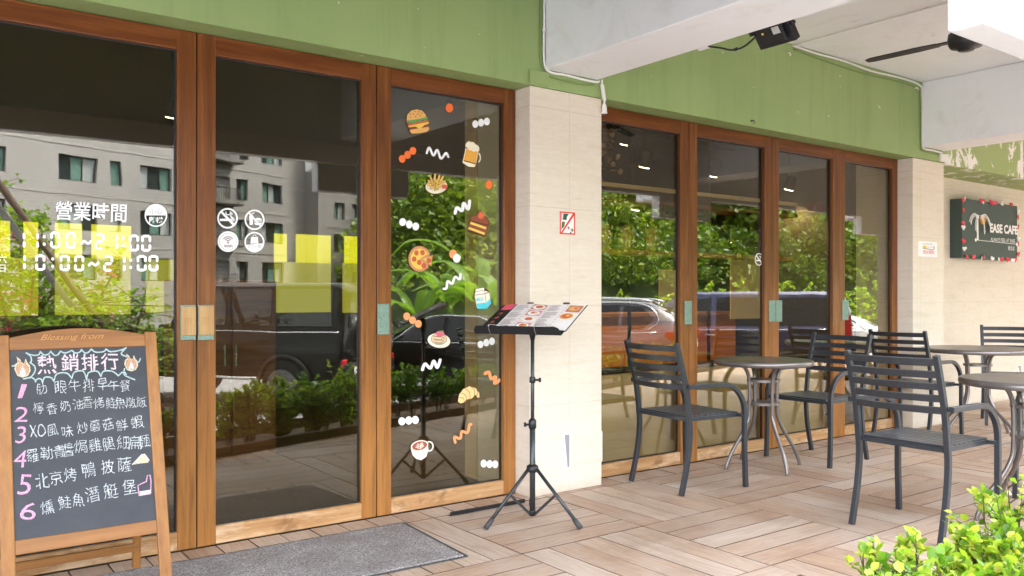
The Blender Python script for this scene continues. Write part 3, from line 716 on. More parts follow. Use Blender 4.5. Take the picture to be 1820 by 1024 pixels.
wig(z3([(345, 780), (372, 722), (425, 765), (460, 692), (494, 760), (524, 682)]), 5.2, 'pw', 'white_squiggle_sticker')
wig(z3([(980, 820), (1018, 806), (1040, 872), (1086, 852), (1075, 920), (1128, 885)]), 5.4, 'peach', 'orange_squiggle_sticker')
wig(z4([(610, 545), (602, 495), (655, 508), (668, 445), (720, 455), (738, 385), (754, 380)]), 4.6, 'peach', 'orange_squiggle_sticker')
def burger(d):
    q = z1
    d.poly(q([(170, 300), (175, 240), (215, 195), (270, 180), (325, 195), (362, 240), (372, 262), (382, 275), (386, 320), (395, 370), (375, 405), (300, 422), (220, 422), (200, 400), (188, 360), (170, 330)]), 'outline')
    d.poly(q([(206, 378), (385, 352), (392, 375), (370, 400), (300, 415), (225, 418), (208, 400)]), 'bun')
    d.poly(q([(192, 350), (388, 318), (386, 352), (206, 382)]), 'patty'); d.poly(q([(186, 345), (384, 305), (388, 322), (345, 338), (300, 376), (262, 352), (195, 358)]), 'cheese')
    d.poly(q([(186, 322), (380, 288), (382, 302), (190, 342)]), 'tomato'); d.poly(q([(172, 298), (375, 260), (380, 276), (350, 296), (330, 288), (300, 310), (275, 300), (245, 320), (215, 312), (180, 320)]), 'lettuce')
    d.poly(q([(174, 295), (178, 242), (218, 200), (270, 186), (322, 200), (358, 240), (363, 262), (270, 282)]), 'bun')
    for a, b in ((252, 206), (290, 210), (318, 225), (208, 232), (237, 233), (275, 234), (300, 248), (207, 262), (257, 257)): d.ell(690 + a / 5.39, 160 + b / 5.39, .9, 1.2, 'outline', 8)
S('burger_sticker', burger)
def beer(d):
    q = z1
    d.ring(690 + 862 / 5.39, 160 + 650 / 5.39, 4.6, 8.6, 2.2, 'foam', 20, -90, 90)
    d.poly(q([(740, 560), (862, 590), (838, 715), (825, 740), (770, 735), (712, 698), (712, 680)]), 'foam'); d.poly(q([(745, 565), (855, 592), (836, 712), (720, 672)]), 'beer'); d.poly(q([(722, 672), (836, 705), (836, 714), (720, 682)]), 'outline')
    d.poly(q([(738, 545), (742, 515), (765, 492), (790, 498), (820, 502), (832, 520), (860, 535), (872, 560), (868, 585), (850, 592), (835, 585), (815, 595), (795, 578), (775, 580), (760, 560)]), 'foam')
    for a, b in ((770, 610), (800, 650), (765, 655), (820, 620)): d.ell(690 + a / 5.39, 160 + b / 5.39, .8, .8, 'cheese', 8)
S('beer_mug_sticker', beer)
def fries(d):
    x0, y0 = 690, 160
    d.ell(x0 + 460 / 5.39, y0 + 925 / 5.39, 20, 13.5, 'outline', 30, -6); d.ell(x0 + 460 / 5.39, y0 + 924 / 5.39, 19.3, 12.8, 'foam', 30, -6)
    for a, b, c, e in ((385, 870, 470, 950), (375, 905, 440, 910), (400, 840, 430, 930), (440, 815, 432, 915), (480, 825, 455, 905), (510, 835, 465, 920), (525, 880, 460, 900), (395, 940, 480, 915), (430, 960, 450, 905), (500, 900, 440, 945), (415, 855, 450, 900)):
        d.stroke([(x0 + a / 5.39, y0 + b / 5.39), (x0 + c / 5.39, y0 + e / 5.39)], 4.4, 'outline'); d.stroke([(x0 + a / 5.39, y0 + b / 5.39), (x0 + c / 5.39, y0 + e / 5.39)], 3.4, 'fries')
    d.ell(x0 + 515 / 5.39, y0 + 932 / 5.39, 5.2, 4, 'tomato')
S('fries_sticker', fries)
def cake(d):
    q = z2
    d.poly(q([(785, 240), (860, 222), (920, 232), (965, 280), (970, 310), (935, 430), (915, 438), (760, 380), (760, 360)]), 'outline')
    d.poly(q([(790, 245), (860, 228), (918, 238), (960, 282), (958, 320), (790, 280)]), 'choc'); d.poly(q([(782, 290), (955, 335), (932, 425), (765, 368)]), 'choc')
    d.poly(q([(788, 292), (938, 345), (933, 366), (782, 314)]), 'cakeband'); d.poly(q([(772, 342), (924, 398), (918, 419), (765, 362)]), 'cakeband')
    d.ell(690 + 888 / 5.39, 340 + 230 / 5.39, 6, 6.8, 'strawb', 18, 20)
    for a, b in ((880, 215), (895, 235), (875, 240), (905, 222)): d.ell(690 + a / 5.39, 340 + b / 5.39, .7, .9, 'cheese', 6)
    for a, b in ((905, 195), (925, 205), (928, 232)): d.stroke([(690 + 908 / 5.39, 340 + 218 / 5.39), (690 + a / 5.39, 340 + b / 5.39)], 1.1, 'leafgreen')
S('cake_sticker', cake)
def pizza(d):
    cx, cy = 690 + 300 / 5.39, 340 + 648 / 5.39
    d.ell(cx, cy, 20.5, 23.5, 'outline', 36, 0, 40, 335 ); d.ell(cx, cy, 19.8, 22.7, 'crust', 36, 0, 41, 334); d.poly([(cx, cy)] + [(cx + 16 * math.cos(R(a)), cy + 18.5 * math.sin(R(a))) for a in range(44, 333, 12)], 'cheese')
    d.poly(z2([(318, 648), (425, 612), (412, 722)]), 'crust'); d.poly(z2([(328, 650), (408, 628), (402, 702)]), 'cheese')
    for a, b in ((268, 592), (326, 588), (245, 650), (293, 682), (335, 714), (384, 664)): d.ell(690 + a / 5.39, 340 + b / 5.39, 3.9, 4.6, 'outline', 16); d.ell(690 + a / 5.39, 340 + b / 5.39, 3.3, 4.0, 'tomato', 16)
S('pizza_sticker', pizza)
def milk(d):
    q = z3
    d.poly(q([(868, 30), (875, -40), (970, -52), (1020, -10), (1042, 110), (1000, 165), (905, 172), (893, 160)]), 'outline'); d.poly(q([(872, 30), (975, 15), (998, 162), (908, 168), (895, 155)]), 'pw2'); d.poly(q([(978, 14), (1020, 0), (1038, 108), (1001, 158)]), 'pw2')
    d.poly(q([(873, 25), (880, -8), (968, -20), (975, 10)]), 'pw2'); d.poly(q([(970, -18), (978, 8), (1016, -6)]), 'foam'); d.poly(q([(880, -12), (880, -36), (968, -48), (968, -24)]), 'pw2')
    d.poly(q([(890, 112), (990, 100), (998, 162), (908, 168), (895, 155)]), 'cyan'); d.poly(q([(992, 98), (1030, 62), (1038, 108), (1001, 158)]), 'cyan')
    d.text('MILK', 690 + 925 / 5.69, 520 + 70 / 5.69, 6, 'cyan', w=13, thin=.01, rot=6)
S('milk_carton_sticker', milk)
def pasta(d):
    x0, y0 = 690, 520
    d.ell(x0 + 512 / 5.69, y0 + 487 / 5.69, 20.8, 13.5, 'outline', 32, 8); d.ell(x0 + 512 / 5.69, y0 + 486 / 5.69, 20.2, 12.8, 'pw2', 32, 8); d.ell(x0 + 512 / 5.69, y0 + 470 / 5.69, 14.3, 10.2, 'outline', 28); d.ell(x0 + 512 / 5.69, y0 + 469 / 5.69, 13.6, 9.6, 'noodle', 28)
    for i in range(6):
        yy = y0 + (430 + i * 16) / 5.69; d.stroke([(x0 + (445 + 4 * i) / 5.69, yy), (x0 + 500 / 5.69, yy + 3.5 - i % 2 * 4), (x0 + (575 - 5 * i) / 5.69, yy + i % 2 * 2)], .55, 'outline', 5)
    d.ell(x0 + 515 / 5.69, y0 + 415 / 5.69, 7.6, 5, 'pink', 20); d.stroke([(x0 + 500 / 5.69, y0 + 395 / 5.69), (x0 + 522 / 5.69, y0 + 402 / 5.69), (x0 + 545 / 5.69, y0 + 388 / 5.69)], 2.2, 'leafgreen')
S('pasta_sticker', pasta)
def croiss(d):
    q = z4
    d.poly(q([(630, 175), (640, 110), (680, 55), (740, 28), (795, 45), (830, 90), (832, 135), (815, 145), (795, 115), (760, 150), (715, 160), (690, 185), (655, 195)]), 'outline'); d.poly(q([(634, 172), (644, 112), (682, 60), (740, 33), (792, 50), (826, 92), (828, 132), (815, 140), (793, 110), (757, 146), (712, 155), (686, 181), (656, 190)]), 'croissant')
    for a in (((645, 140), (680, 140), (690, 175)), ((660, 95), (700, 115), (708, 155)), ((695, 55), (735, 90), (740, 150)), ((745, 35), (780, 70), (778, 128)), ((800, 65), (812, 95), (800, 118))): d.stroke(q(a), .8, 'outline', 5)
S('croissant_sticker', croiss)
def latte(d):
    x0, y0 = 690, 680
    d.ring(x0 + 372 / 5.12, y0 + 580 / 5.12, 8, 9.4, 2.4, 'pw2', 22, -110, 120)
    d.poly(z4([(204, 600), (358, 560), (365, 610), (345, 675), (300, 705), (262, 702), (222, 662)]), 'pw2'); d.ell(x0 + 283 / 5.12, y0 + 574 / 5.12, 16.2, 9.6, 'outline', 30, -14); d.ell(x0 + 283 / 5.12, y0 + 574 / 5.12, 15.8, 9.2, 'pw2', 30, -14); d.ell(x0 + 284 / 5.12, y0 + 575 / 5.12, 13.6, 7.6, 'coffee', 30, -14)
    for s in (-1, 1):
        for k in range(3): d.stroke([(x0 + (283 + s * 4) / 5.12, y0 + (598 - 14 * k) / 5.12), (x0 + (283 + s * (34 - 7 * k)) / 5.12, y0 + (580 - 14 * k - s * 6) / 5.12)], 1.5, 'pw2', 0)
    d.stroke(z4([(283, 602), (287, 548)]), 1.0, 'pw2'); d.stroke(z4([(240, 690), (300, 705), (345, 680)]), .8, 'outline', 4)
S('coffee_cup_sticker', latte)

# ------------------------------------------------------------------ signs on the walls
def wall_sign(name, u0, u1, v0, v1, y, label, fn, th=.004, m='pw'):
    a = onY(u0, v1, y - th); b = onY(u1, v0, y - th)
    t = thing(name, label, 'sign', (a.x, y, a.z))
    w, h = b.x - a.x, b.z - a.z
    bx = MB(); bx.box(0, w, -th, -.0003, 0, h); bx.build('sign_board', M[m], t, bevel=.001)
    d = Draw(lambda p, q: Vector((p * w, -th, q * h)), (0, -1, 0), .0006); fn(d, w, h); d.done('sign_print', t); return t
def rect(d, x0, x1, y0, y1, k): d.poly([(x0, y0), (x1, y0), (x1, y1), (x0, y1)], k)
def s_nophoto(d, w, h):
    rect(d, 0, 1, 0, 1, 'red'); rect(d, .08, .92, .06, .94, 'pw'); rect(d, .12, .16, .60, .92, 'black')
    d.poly([(.2, .64), (.44, .64), (.46, .78), (.58, .92), (.24, .92)], 'dkgreen'); d.poly([(.1, .2), (.3, .36), (.34, .56), (.14, .56)], 'grass_print')
    d.text('禁止攜帶', .68, .23, .08, 'orange', w=.4, up=-1); d.ell(.56, .3, .06, .05, 'grass_print'); d.ell(.80, .2, .06, .07, 'grass_print'); rect(d, .66, .74, .05, .12, 'black')
    d.poly([(.05, .05), (.16, .05), (.93, .88), (.93, .95), (.84, .95)], 'red')
wall_sign('prohibition_sign', 994.5, 1022, 378, 416, -.14, 'small red bordered white sign with a red diagonal bar on the near pillar', s_nophoto)
def s_smoke(d, w, h):
    d.text('NO SMOKING', .48, .82, .10, 'grey', w=.52, up=-1); rect(d, .22, .42, .55, .70, 'yellow'); rect(d, .42, .58, .56, .69, 'pw2')
    d.stroke([(.22, .54), (.5, .50), (.68, .47), (.80, .52), (.85, .62), (.80, .70)], .035, 'dkgreen', 5); d.stroke([(.6, .6), (.66, .66), (.74, .62), (.8, .70)], .02, 'grey', 4)
    d.text('禁止吸菸', .53, .30, .24, 'pinkred', w=.62, up=-1)
wall_sign('no_smoking_sign', 1632.5, 1665.5, 430.5, 455.5, -.14, 'small white sign with a yellow cigarette on the far cream pillar', s_smoke)
# light box sign of the cafe
SY = .20
a = onY(1710, 455, SY); b = onY(1808, 368, SY); a.z = 1.61; b.z = 2.235
ls = thing('cafe_sign', 'dark green box sign with a palm tree and heart garland on the beige wall', 'sign', (a.x, .33, a.z))
w, h = b.x - a.x, b.z - a.z
bx = MB(); bx.box(0, w, SY - .33, -.0005, 0, h); bx.build('sign_box', M['signgreen'], ls, bevel=.004)
def SM(p, q):
    u = 1710.5 + 96.5 * p; v = (353.7 + 12.7 * p) * q + (450.4 + 5 * p) * (1 - q); k = onY(u, v, SY); return Vector((k.x - a.x, SY - .33, k.z - a.z))
d = Draw(SM, (0, -1, 0), .001)
d.ell(.375, .66, .05, .095, 'sunorange', 28)
d.poly([(.262, .26), (.298, .26), (.292, .70), (.272, .70)], 'pw')
for pts in (((.28, .72), (.22, .76), (.16, .70), (.125, .60)), ((.28, .72), (.24, .72), (.215, .56), (.21, .44)), ((.28, .72), (.32, .70), (.345, .56), (.345, .43)), ((.28, .72), (.34, .75), (.395, .68), (.42, .59))):
    sp_ = smooth_path([(x, y, 0) for x, y in pts], 7)
    d.stroke([(p.x, p.y) for p in sp_], .012, 'pw')
    for p in sp_[3::2]: d.stroke([(p.x, p.y), (p.x + (.012 if p.x < .28 else -.012), p.y - .055)], .011, 'pw')
d.text('EASE CAFE', .665, .50, .175, 'pw', w=.51, thin=.045, up=-1); d.text('ALWAYS FEEL AT EASE', .645, .285, .07, 'pw', w=.45, up=-1); d.text('概念店', .80, .14, .085, 'pw', w=.12, up=-1)
d.stroke([(.14, .252), (.90, .225)], .010, 'pw'); d.ell(.14, .252, .018, .034, 'pw'); d.ell(.90, .225, .018, .034, 'pw')
d.done('sign_print', ls)
hm = MB(); hp = []
for i in range(24):
    t_ = 2 * math.pi * i / 24; hp.append((16 * math.sin(t_) ** 3 / 17, (13 * math.cos(t_) - 5 * math.cos(2 * t_) - 2 * math.cos(3 * t_) - math.cos(4 * t_)) / 17))
hm.prism(hp, .01)
spots = [(0, .97, 0), (.03, 1.0, 1), (0, .80, 0), (0, .58, 0), (0, .51, 1), (0, .28, 0), (.02, .15, 1), (.06, .02, 0), (.17, .02, 0), (.32, 0, 1), (.36, .04, 2), (.5, .01, 1), (.63, 0, 1), (.68, .01, 0), (.79, .01, 0), (.89, 0, 1), (.94, .01, 2),
         (.30, 1.0, 0), (.34, .99, 1), (.36, 1.0, 2), (.48, 1.0, 0), (.52, .99, 2), (.56, 1.0, 2), (.68, 1.0, 1), (.70, 1.0, 2), (.86, 1.01, 0), (1.0, .90, 1), (1.0, .80, 0), (1.0, .62, 0), (1.0, .40, 1), (1.0, .32, 0), (1.0, .12, 0)]
hms = [M['pinkred'], M['pw'], M['hotpink']]
for i, (px, pz, c) in enumerate(spots):
    hb = MB(); s = .027 + .005 * random.random(); hb.prism([(x * s, z * s) for x, z in hp], .01)
    hb.build('paper_heart', hms[c], ls, (px * w, SY - .33 - .016 - .002 * (i % 3), pz * h), rot=(random.uniform(-.2, .2), random.uniform(-.5, .5), random.uniform(-.5, .5)))

# ------------------------------------------------------------------ cables, plug, boxes, flood light, fan
def cable(name, pts, r, m, label, clips=None):
    t = MB(); t.tube(pts, r, 8); 
    if clips:
        for q in clips: t.box(q[0] - .012, q[0] + .012, q[1] - .010, q[1] + .004, q[2] - .006, q[2] + .006)
    return tag(t.build(name, m), label, 'cable')
x1 = 3.14
cable('conduit', smooth_path([(x1, -.162, 3.15), (x1, -.162, 2.9), (x1 - .003, -.162, 2.68), (x1 + .008, -.162, 2.58), (x1 + .06, -.162, 2.553), (3.3, -.162, 2.556), (3.45, -.162, 2.55), (3.56, -.162, 2.552), (3.585, -.162, 2.562)], 5), .0075, M['cable_white'], 'white cable wrapped round the corner of the near ceiling beam', [(x1, -.16, 2.8), (3.33, -.16, 2.555)])
cable('conduit', smooth_path([(x1 - .028, -.158, 3.15), (x1 - .026, -.158, 2.85), (x1 - .024, -.158, 2.62), (x1 + .01, -.158, 2.55), (x1 + .09, -.158, 2.525), (3.4, -.158, 2.52), (3.54, -.158, 2.53)], 5), .006, M['cable_green'], 'green painted cable beside the white one at the near ceiling beam')
gb = MB(); gb.box(3.03, 3.175, -.168, -.1503, 2.468, 2.548); tag(gb.build('junction_box', M['green'], bevel=.003), 'flat green painted box cover above the near pillar under the beam', 'junction box')
cable('conduit', smooth_path([(5.6, -.16, 3.145), (5.9, -.162, 3.135), (6.3, -.164, 3.138), (6.7, -.166, 3.12), (7.2, -.164, 3.135), (7.5, -.162, 3.12), (7.545, -.162, 3.05), (7.55, -.162, 2.8), (7.552, -.162, 2.6), (7.58, -.162, 2.552), (7.75, -.162, 2.55), (7.90, -.162, 2.545)], 5), .0085, M['cable_white'], 'white cable along the ceiling edge and down the far beam corner', [(6.3, -.16, 3.138), (7.55, -.16, 2.9)])
cable('conduit', smooth_path([(5.62, -.157, 3.12), (6.0, -.157, 3.10), (6.6, -.157, 3.085), (7.1, -.157, 3.10), (7.46, -.157, 3.09), (7.52, -.157, 3.0), (7.525, -.157, 2.75), (7.53, -.157, 2.57), (7.56, -.157, 2.53), (7.85, -.157, 2.525)], 5), .006, M['cable_green'], 'green painted cable below the white one at the far ceiling edge')
cable('conduit', smooth_path([(3.5775 + 2.06, -2.6, 3.152), (5.63, -1.6, 3.15), (5.62, -.8, 3.15), (5.6, -.16, 3.147)], 5), .006, M['cable_white'], 'thin white cable crossing the white ceiling towards the wall', [(5.625, -1.2, 3.15), (5.62, -.7, 3.15)])
pa, pb = onY(1070, 142, -.18), onY(1074, 185, -.18)
pl = thing('hanging_plug', 'white hanging cable with coiled cord and socket beside the near pillar', 'power cable', (pa.x, -.18, pa.z))
t = MB(); n = 46; cz = pb.z - pa.z
t.tube([(0, 0, .0), (0, 0, cz * .25)], .006, 8)
t.tube([(.010 * math.cos(i * 1.25) + (pb.x - pa.x) * i / n, .010 * math.sin(i * 1.25), cz * (.2 + .65 * i / n)) for i in range(n + 1)], .0055, 6)
t.tube([(pb.x - pa.x, 0, cz * .8), (pb.x - pa.x, 0, cz)], .006, 8); t.build('cord', M['cable_white'], pl)
t = MB(); t.lathe([(.006, 0), (.013, -.004), (.015, -.02), (.017, -.03), (.017, -.052), (.020, -.054), (.020, -.06)], n=14); t.build('socket', M['cable_white'], pl, (pb.x - pa.x, 0, cz), bevel=.001)
q = onY(1664, 275, -.16)
sb = MB(); sb.box(7.87, 7.985, -.175, -.1505, 2.465, 2.535); tag(sb.build('switch_box', M['cable_white'], bevel=.003), 'small square white box at the foot of the far ceiling beam', 'switch box')
eb = MB(); eb.box(3.627, 3.668, -.10, -.02, .135, .335); eb.box(3.6685, 3.676, -.095, -.025, .14, .33)
tag(eb.build('socket_box', M['cable_white'], bevel=.003), 'white socket box low on the right side of the near pillar', 'socket')
# hooks left in the wall
for u, v, lab in ((1335, 215, 'rusty bolt stub in the green wall above the second right door'), (1399, 95, 'small cream hook high on the green wall beside the floodlight'), (1626, 157, 'small hook on the green wall beside the far beam')):
    q = onY(u, v, -.15); t = MB(); t.tube([(q.x, -.15, q.z), (q.x, -.175, q.z)], .006, 8); t.tube(smooth_path([(q.x, -.17, q.z), (q.x + .012, -.175, q.z - .012), (q.x, -.175, q.z - .024)], 4), .004, 6)
    tag(t.build('wall_hook', M['pole'] if v > 200 else M['pw2']), lab, 'hook')
# flood light
FL = Vector((3.70, -1.38, 2.60))
fl = thing('floodlight', 'black floodlight fixed to the side of the near ceiling beam', 'floodlight', FL); fl.scale = (.9, .78, .84)
rm = Matrix.Rotation(R(-38), 4, 'Y')
t = MB(); t.box(-.02, .03, -.145, .145, -.105, .105, 0, rm); o_ = t.build('lamp_housing', M['black_paint'], fl, bevel=.008)
t = MB()
t.box(-.052, -.02, -.105, .105, -.075, .075, 0, rm); t.build('driver_box', M['black_paint'], fl, bevel=.01)
t = MB(); t.box(-.0545, -.0525, -.085, -.03, -.02, .025, 0, rm); t.build('label_plate', M['grey_label'], fl); t = MB(); t.box(-.0545, -.0525, .040, .054, -.004, .008, 0, rm); t.build('warning_label', M['yellow'], fl)
t = MB(); t.box(.031, .034, -.13, .13, -.09, .09, 0, rm); t.build('lamp_glass', M['lens'], fl)
t = MB(); t.tube([(-.125, .16, .10), (-.01, .16, .0)], .010, 4, square=True); t.tube([(-.125, -.16, .10), (-.01, -.16, .0)], .010, 4, square=True); t.tube([(-.118, -.16, .10), (-.118, .16, .10)], .009, 4, square=True)
t.tube([(-.01, .142, 0), (-.01, .175, 0)], .012, 8); t.tube([(-.01, -.142, 0), (-.01, -.175, 0)], .012, 8); t.build('bracket', M['black_metal'], fl)
t = MB(); t.tube(smooth_path([(-.04, .10, -.03), (-.05, .19, -.075), (-.07, .27, -.085), (-.09, .36, -.055), (-.118, .45, -.03)], 5), .0065, 8)
t.lathe([(.006, -.02), (.011, -.012), (.011, .012), (.006, .02)], (-.062, .25, -.083), 10, mat=Matrix.Rotation(R(90), 4, 'X')); t.build('power_cord', M['black_metal'], fl)
t = MB(); t.box(-.124, -.10, .44, .53, -.042, -.02); t.build('cord_connector', M['cable_white'], fl, bevel=.003)
# ceiling fan
fan = thing('ceiling_fan', 'dark ceiling fan with thin blades hanging under the white ceiling', 'ceiling fan', (5.36, -1.58, 2.80))
t = MB(); t.lathe([(.0, -.075), (.045, -.072), (.05, -.06), (.09, -.05), (.10, -.03), (.105, .0), (.10, .035), (.06, .06), (.03, .075), (.02, .11)], n=36); t.build('motor_hub', M['black_paint'], fan)
t = MB(); t.tube([(0, 0, .09), (0, 0, .31)], .012, 12); t.lathe([(.015, .30), (.06, .31), (.07, .355)], n=24); t.build('down_rod', M['black_paint'], fan)
for a in (94, 214, 334):
    t = MB(); mt = Matrix.Rotation(R(a), 4, 'Z') @ Matrix.Rotation(R(4), 4, 'X')
    t.box(.08, .20, -.02, .02, -.004, .004, 0, mt)
    p = [(.17, -.035), (.3, -.045), (.60, -.042), (.64, -.03), (.64, .015), (.60, .035), (.3, .04), (.17, .03)]
    q = [mt @ Vector((x, y, -.003)) for x, y in p] + [mt @ Vector((x, y, .003)) for x, y in p]; k = len(p)
    t.add(q, [tuple(range(k))[::-1], tuple(range(k, 2 * k))] + [(i, (i + 1) % k, (i + 1) % k + k, i + k) for i in range(k)]); t.build('blade', M['black_paint'], fan)

# ------------------------------------------------------------------ chalkboard A-sign
SZ, Y0, Y1 = 1.045, -.47, -.19
tl = Vector((0, Y1 - Y0, SZ)).normalized(); bn = Vector((0, -tl.z, tl.y))
B0 = Vector((0, Y0, 0))
def bd(u, v):
    r = ray(u, v); return CAM + r * ((B0 - CAM).dot(bn) / r.dot(bn))
sg = thing('chalkboard_sign', 'wooden A-frame chalkboard menu with handwritten chalk list', 'chalkboard')
BM = Matrix(((1, 0, 0, 0), (0, -bn.y, tl.y, Y0), (0, -bn.z, tl.z, 0), (0, 0, 0, 1)))   # local x, depth, up the board
LEN = math.hypot(SZ, Y1 - Y0)
def inv(pt): q = BM.inverted() @ pt; return q.x, q.z
pw_ = .048; XL = (bd(17, 622).x + bd(26.6, 960).x) / 2 - pw_; XR = (bd(257, 615.5).x + bd(280, 922).x) / 2 + pw_
for xx in (XL, XR - pw_):
    t = MB(); t.box(xx, xx + pw_, 0, .022, .0, LEN, 0, BM); t.build('post', M['sign_wood'], sg, bevel=.004)
bl = inv(bd(26, 962)); br = inv(bd(280, 923)); tp = inv(bd(17, 622)); tr_ = inv(bd(257, 615.5))
zb, zt = (bl[1] + br[1]) / 2, (tp[1] + tr_[1]) / 2
t = MB(); t.box(XL + pw_, XR - pw_, .001, .021, zb - .055, zb, 0, BM); t.build('bottom_rail', M['sign_wood_h'], sg, bevel=.003)
t = MB(); n = 16; xa, xb = XL + pw_, XR - pw_; outline = [(xa, zt), (xb, zt)] + [(xb + (xa - xb) * i / n, zt + .052 + .034 * math.sin(math.pi * i / n)) for i in range(n + 1)]
t.prism(outline, .020, 0, BM @ Matrix.Translation((0, .001, 0))); t.build('arched_top_rail', M['sign_wood_h'], sg, bevel=.003)
t = MB(); t.box(xa - .003, xb + .003, .008, .014, zb - .003, zt + .003, 0, BM); t.build('blackboard', M['board'], sg)
for xx in (XL + .045, XR - pw_ - .035):
    t = MB(); t.tube([(xx + .016, Y1 + .01, SZ - .06), (xx + .016, -.12, .0)], .015, square=True); t.build('rear_leg', M['sign_wood'], sg, bevel=.003)
t = MB(); t.box(XL + .05, XR - .06, -.142, -.124, .075, .11); t.build('rear_crossbar', M['sign_wood_h'], sg, bevel=.003)
t = MB(); t.tube([(xa + .02, Y1 - .01, SZ - .05), (xa + .02, Y1 + .025, SZ - .05)], .008, 8); t.build('hinge', M['steel'], sg)
BF = lambda u, v: bd(u, v) - bn * .008
Ht = lambda: Draw(BF, bn, .0008, .00003)
d = Draw(bd, bn, .0008); d.text('Blessing from', 128, 600, 13, 'engrave_lt', w=112, thin=-.012, shear=.45, rot=1.5); d.done('engraved_script', sg)
K1 = lambda x, y: (x / 6.4, 580 + y / 6.4)
K2 = lambda x, y: (x / 5.12, 720 + y / 5.12)
d = Ht()
for c, x, y, h in (('熱', 535, 432, 33), ('銷', 800, 405, 31), ('排', 1025, 405, 29), ('行', 1250, 395, 30)): d.text(c, *K1(x, y), h, 'chalk_pw', w=h * 1.02, thin=.008, rot=3, jit=.7)
d.done('chalk_heading', sg)
d = Ht()
scal = [[(300, 300), (370, 325), (440, 320), (462, 285)], [(462, 285), (500, 320), (550, 315), (580, 280)], [(580, 280), (620, 325), (660, 320), (690, 280)], [(690, 280), (740, 300), (790, 285), (820, 270)], [(820, 270), (860, 300), (910, 290), (930, 262)], [(930, 262), (970, 300), (1010, 290), (1040, 255)],
        [(1040, 255), (1090, 290), (1180, 285), (1210, 255)], [(1210, 255), (1260, 285), (1370, 270), (1440, 240)], [(1440, 240), (1385, 300), (1400, 325), (1440, 340)], [(300, 300), (350, 340), (360, 390), (345, 410)], [(345, 410), (395, 450), (400, 510), (350, 575), (270, 595)],
        [(270, 595), (350, 580), (395, 600), (405, 630)], [(405, 630), (430, 595), (470, 600), (485, 640)], [(485, 640), (510, 580), (580, 580), (615, 620)], [(615, 620), (650, 540), (760, 530), (820, 590)], [(820, 590), (850, 520), (950, 510), (990, 610)], [(990, 610), (1010, 525), (1110, 510), (1150, 570)],
        [(1150, 570), (1180, 510), (1280, 510), (1350, 560)], [(1350, 560), (1400, 520), (1430, 560), (1535, 605)], [(1420, 480), (1415, 510), (1440, 545)], [(1600, 365), (1585, 400), (1560, 410)], [(140, 450), (165, 445), (180, 440)]]
for s in scal: d.stroke([K1(*p) for p in s], 2.3, 'chalk_t', 5)
d.done('chalk_border', sg)
for cx, cy, s in ((260, 465, 1.0), (1498, 412, .85)):
    d = Ht()
    f = lambda p, k: [K1(cx + x * s * k, cy + y * s * k + (1 - k) * 35) for x, y in p]
    fl_ = [(-95, 20), (-85, -40), (-55, -60), (-70, -125), (-30, -95), (-15, -60), (15, -45), (35, -105), (50, -60), (85, -20), (90, 40), (60, 95), (0, 115), (-60, 95)]
    d.poly(f(fl_, 1), 'chalk_y'); d.poly(f(fl_, .78), 'board'); d.poly(f(fl_, .74), 'chalk_o'); d.poly(f([(-40, 80), (-15, 10), (0, -30), (20, 20), (40, 75), (10, 100), (-20, 100)], 1), 'chalk_w')
    d.done('chalk_flame', sg)
for c, p, h_, w_ in zip('123456', (K1(255, 735), K2(190, 82), K2(190, 268), K2(185, 490), K2(225, 722), K2(257, 965)), (25, 27, 30, 30, 36, 31), (17, 24, 20, 23, 25, 28)):
    d = Ht(); d.text(c, *p, h_, 'chalk_p', w=w_, thin=-.004, shear=.12, jit=.5); d.done('chalk_number', sg)
def row(chars, k, pts, h):
    d = Ht()
    for c, (x, y) in zip(chars, pts):
        hh = h * random.uniform(.92, 1.08); d.text(c, *k(x, y), hh, 'chalk_w', w=hh * random.uniform(.86, .98) * (.7 if c in 'XO' else 1), thin=-.010, rot=random.uniform(2, 11), jit=.95)
    d.done('chalk_line', sg)
row('肋眼牛排早午餐', K1, [(475, 705), (695, 690), (850, 670), (1012, 668), (1172, 655), (1298, 668), (1425, 672)], 21)
row('檸香奶油香烤鮭魚燉飯', K1, [(440, 925), (592, 935), (745, 905), (890, 885), (1000, 860), (1130, 868), (1262, 870), (1375, 868), (1490, 865), (1610, 860)], 20)
row('XO風味炒蘑菇鮮蝦', K2, [(305, 235), (380, 228), (478, 228), (615, 238), (755, 205), (868, 185), (985, 172), (1112, 180), (1250, 152)], 22)
row('羅勒青醬焗雞腿細扁麵', K2, [(300, 460), (425, 435), (540, 420), (622, 405), (738, 372), (868, 362), (990, 350), (1125, 340), (1228, 340), (1315, 325)], 23)
row('北京烤鴨披薩', K2, [(385, 690), (512, 660), (642, 630), (812, 588), (982, 560), (1135, 540)], 25)
row('燻鮭魚潛艇堡', K2, [(432, 930), (590, 882), (715, 862), (845, 812), (1010, 780), (1182, 745)], 25)
d = Ht()
d.poly([K2(*p) for p in ((1208, 540), (1290, 450), (1315, 442), (1358, 490), (1355, 520))], 'chalk_y'); d.stroke([K2(*p) for p in ((1208, 540), (1295, 448), (1320, 445), (1360, 500))], 1.6, 'chalk_pw'); d.done('chalk_pizza_slice', sg)
d = Ht()
d.stroke([K2(*p) for p in ((1270, 820), (1258, 730), (1300, 710), (1335, 695), (1345, 640), (1368, 635), (1378, 690), (1375, 805), (1270, 822))], 2.0, 'chalk_p'); d.poly([K2(*p) for p in ((1275, 785), (1374, 768), (1376, 800), (1278, 820))], 'chalk_pw')
d.done('chalk_thumb', sg)

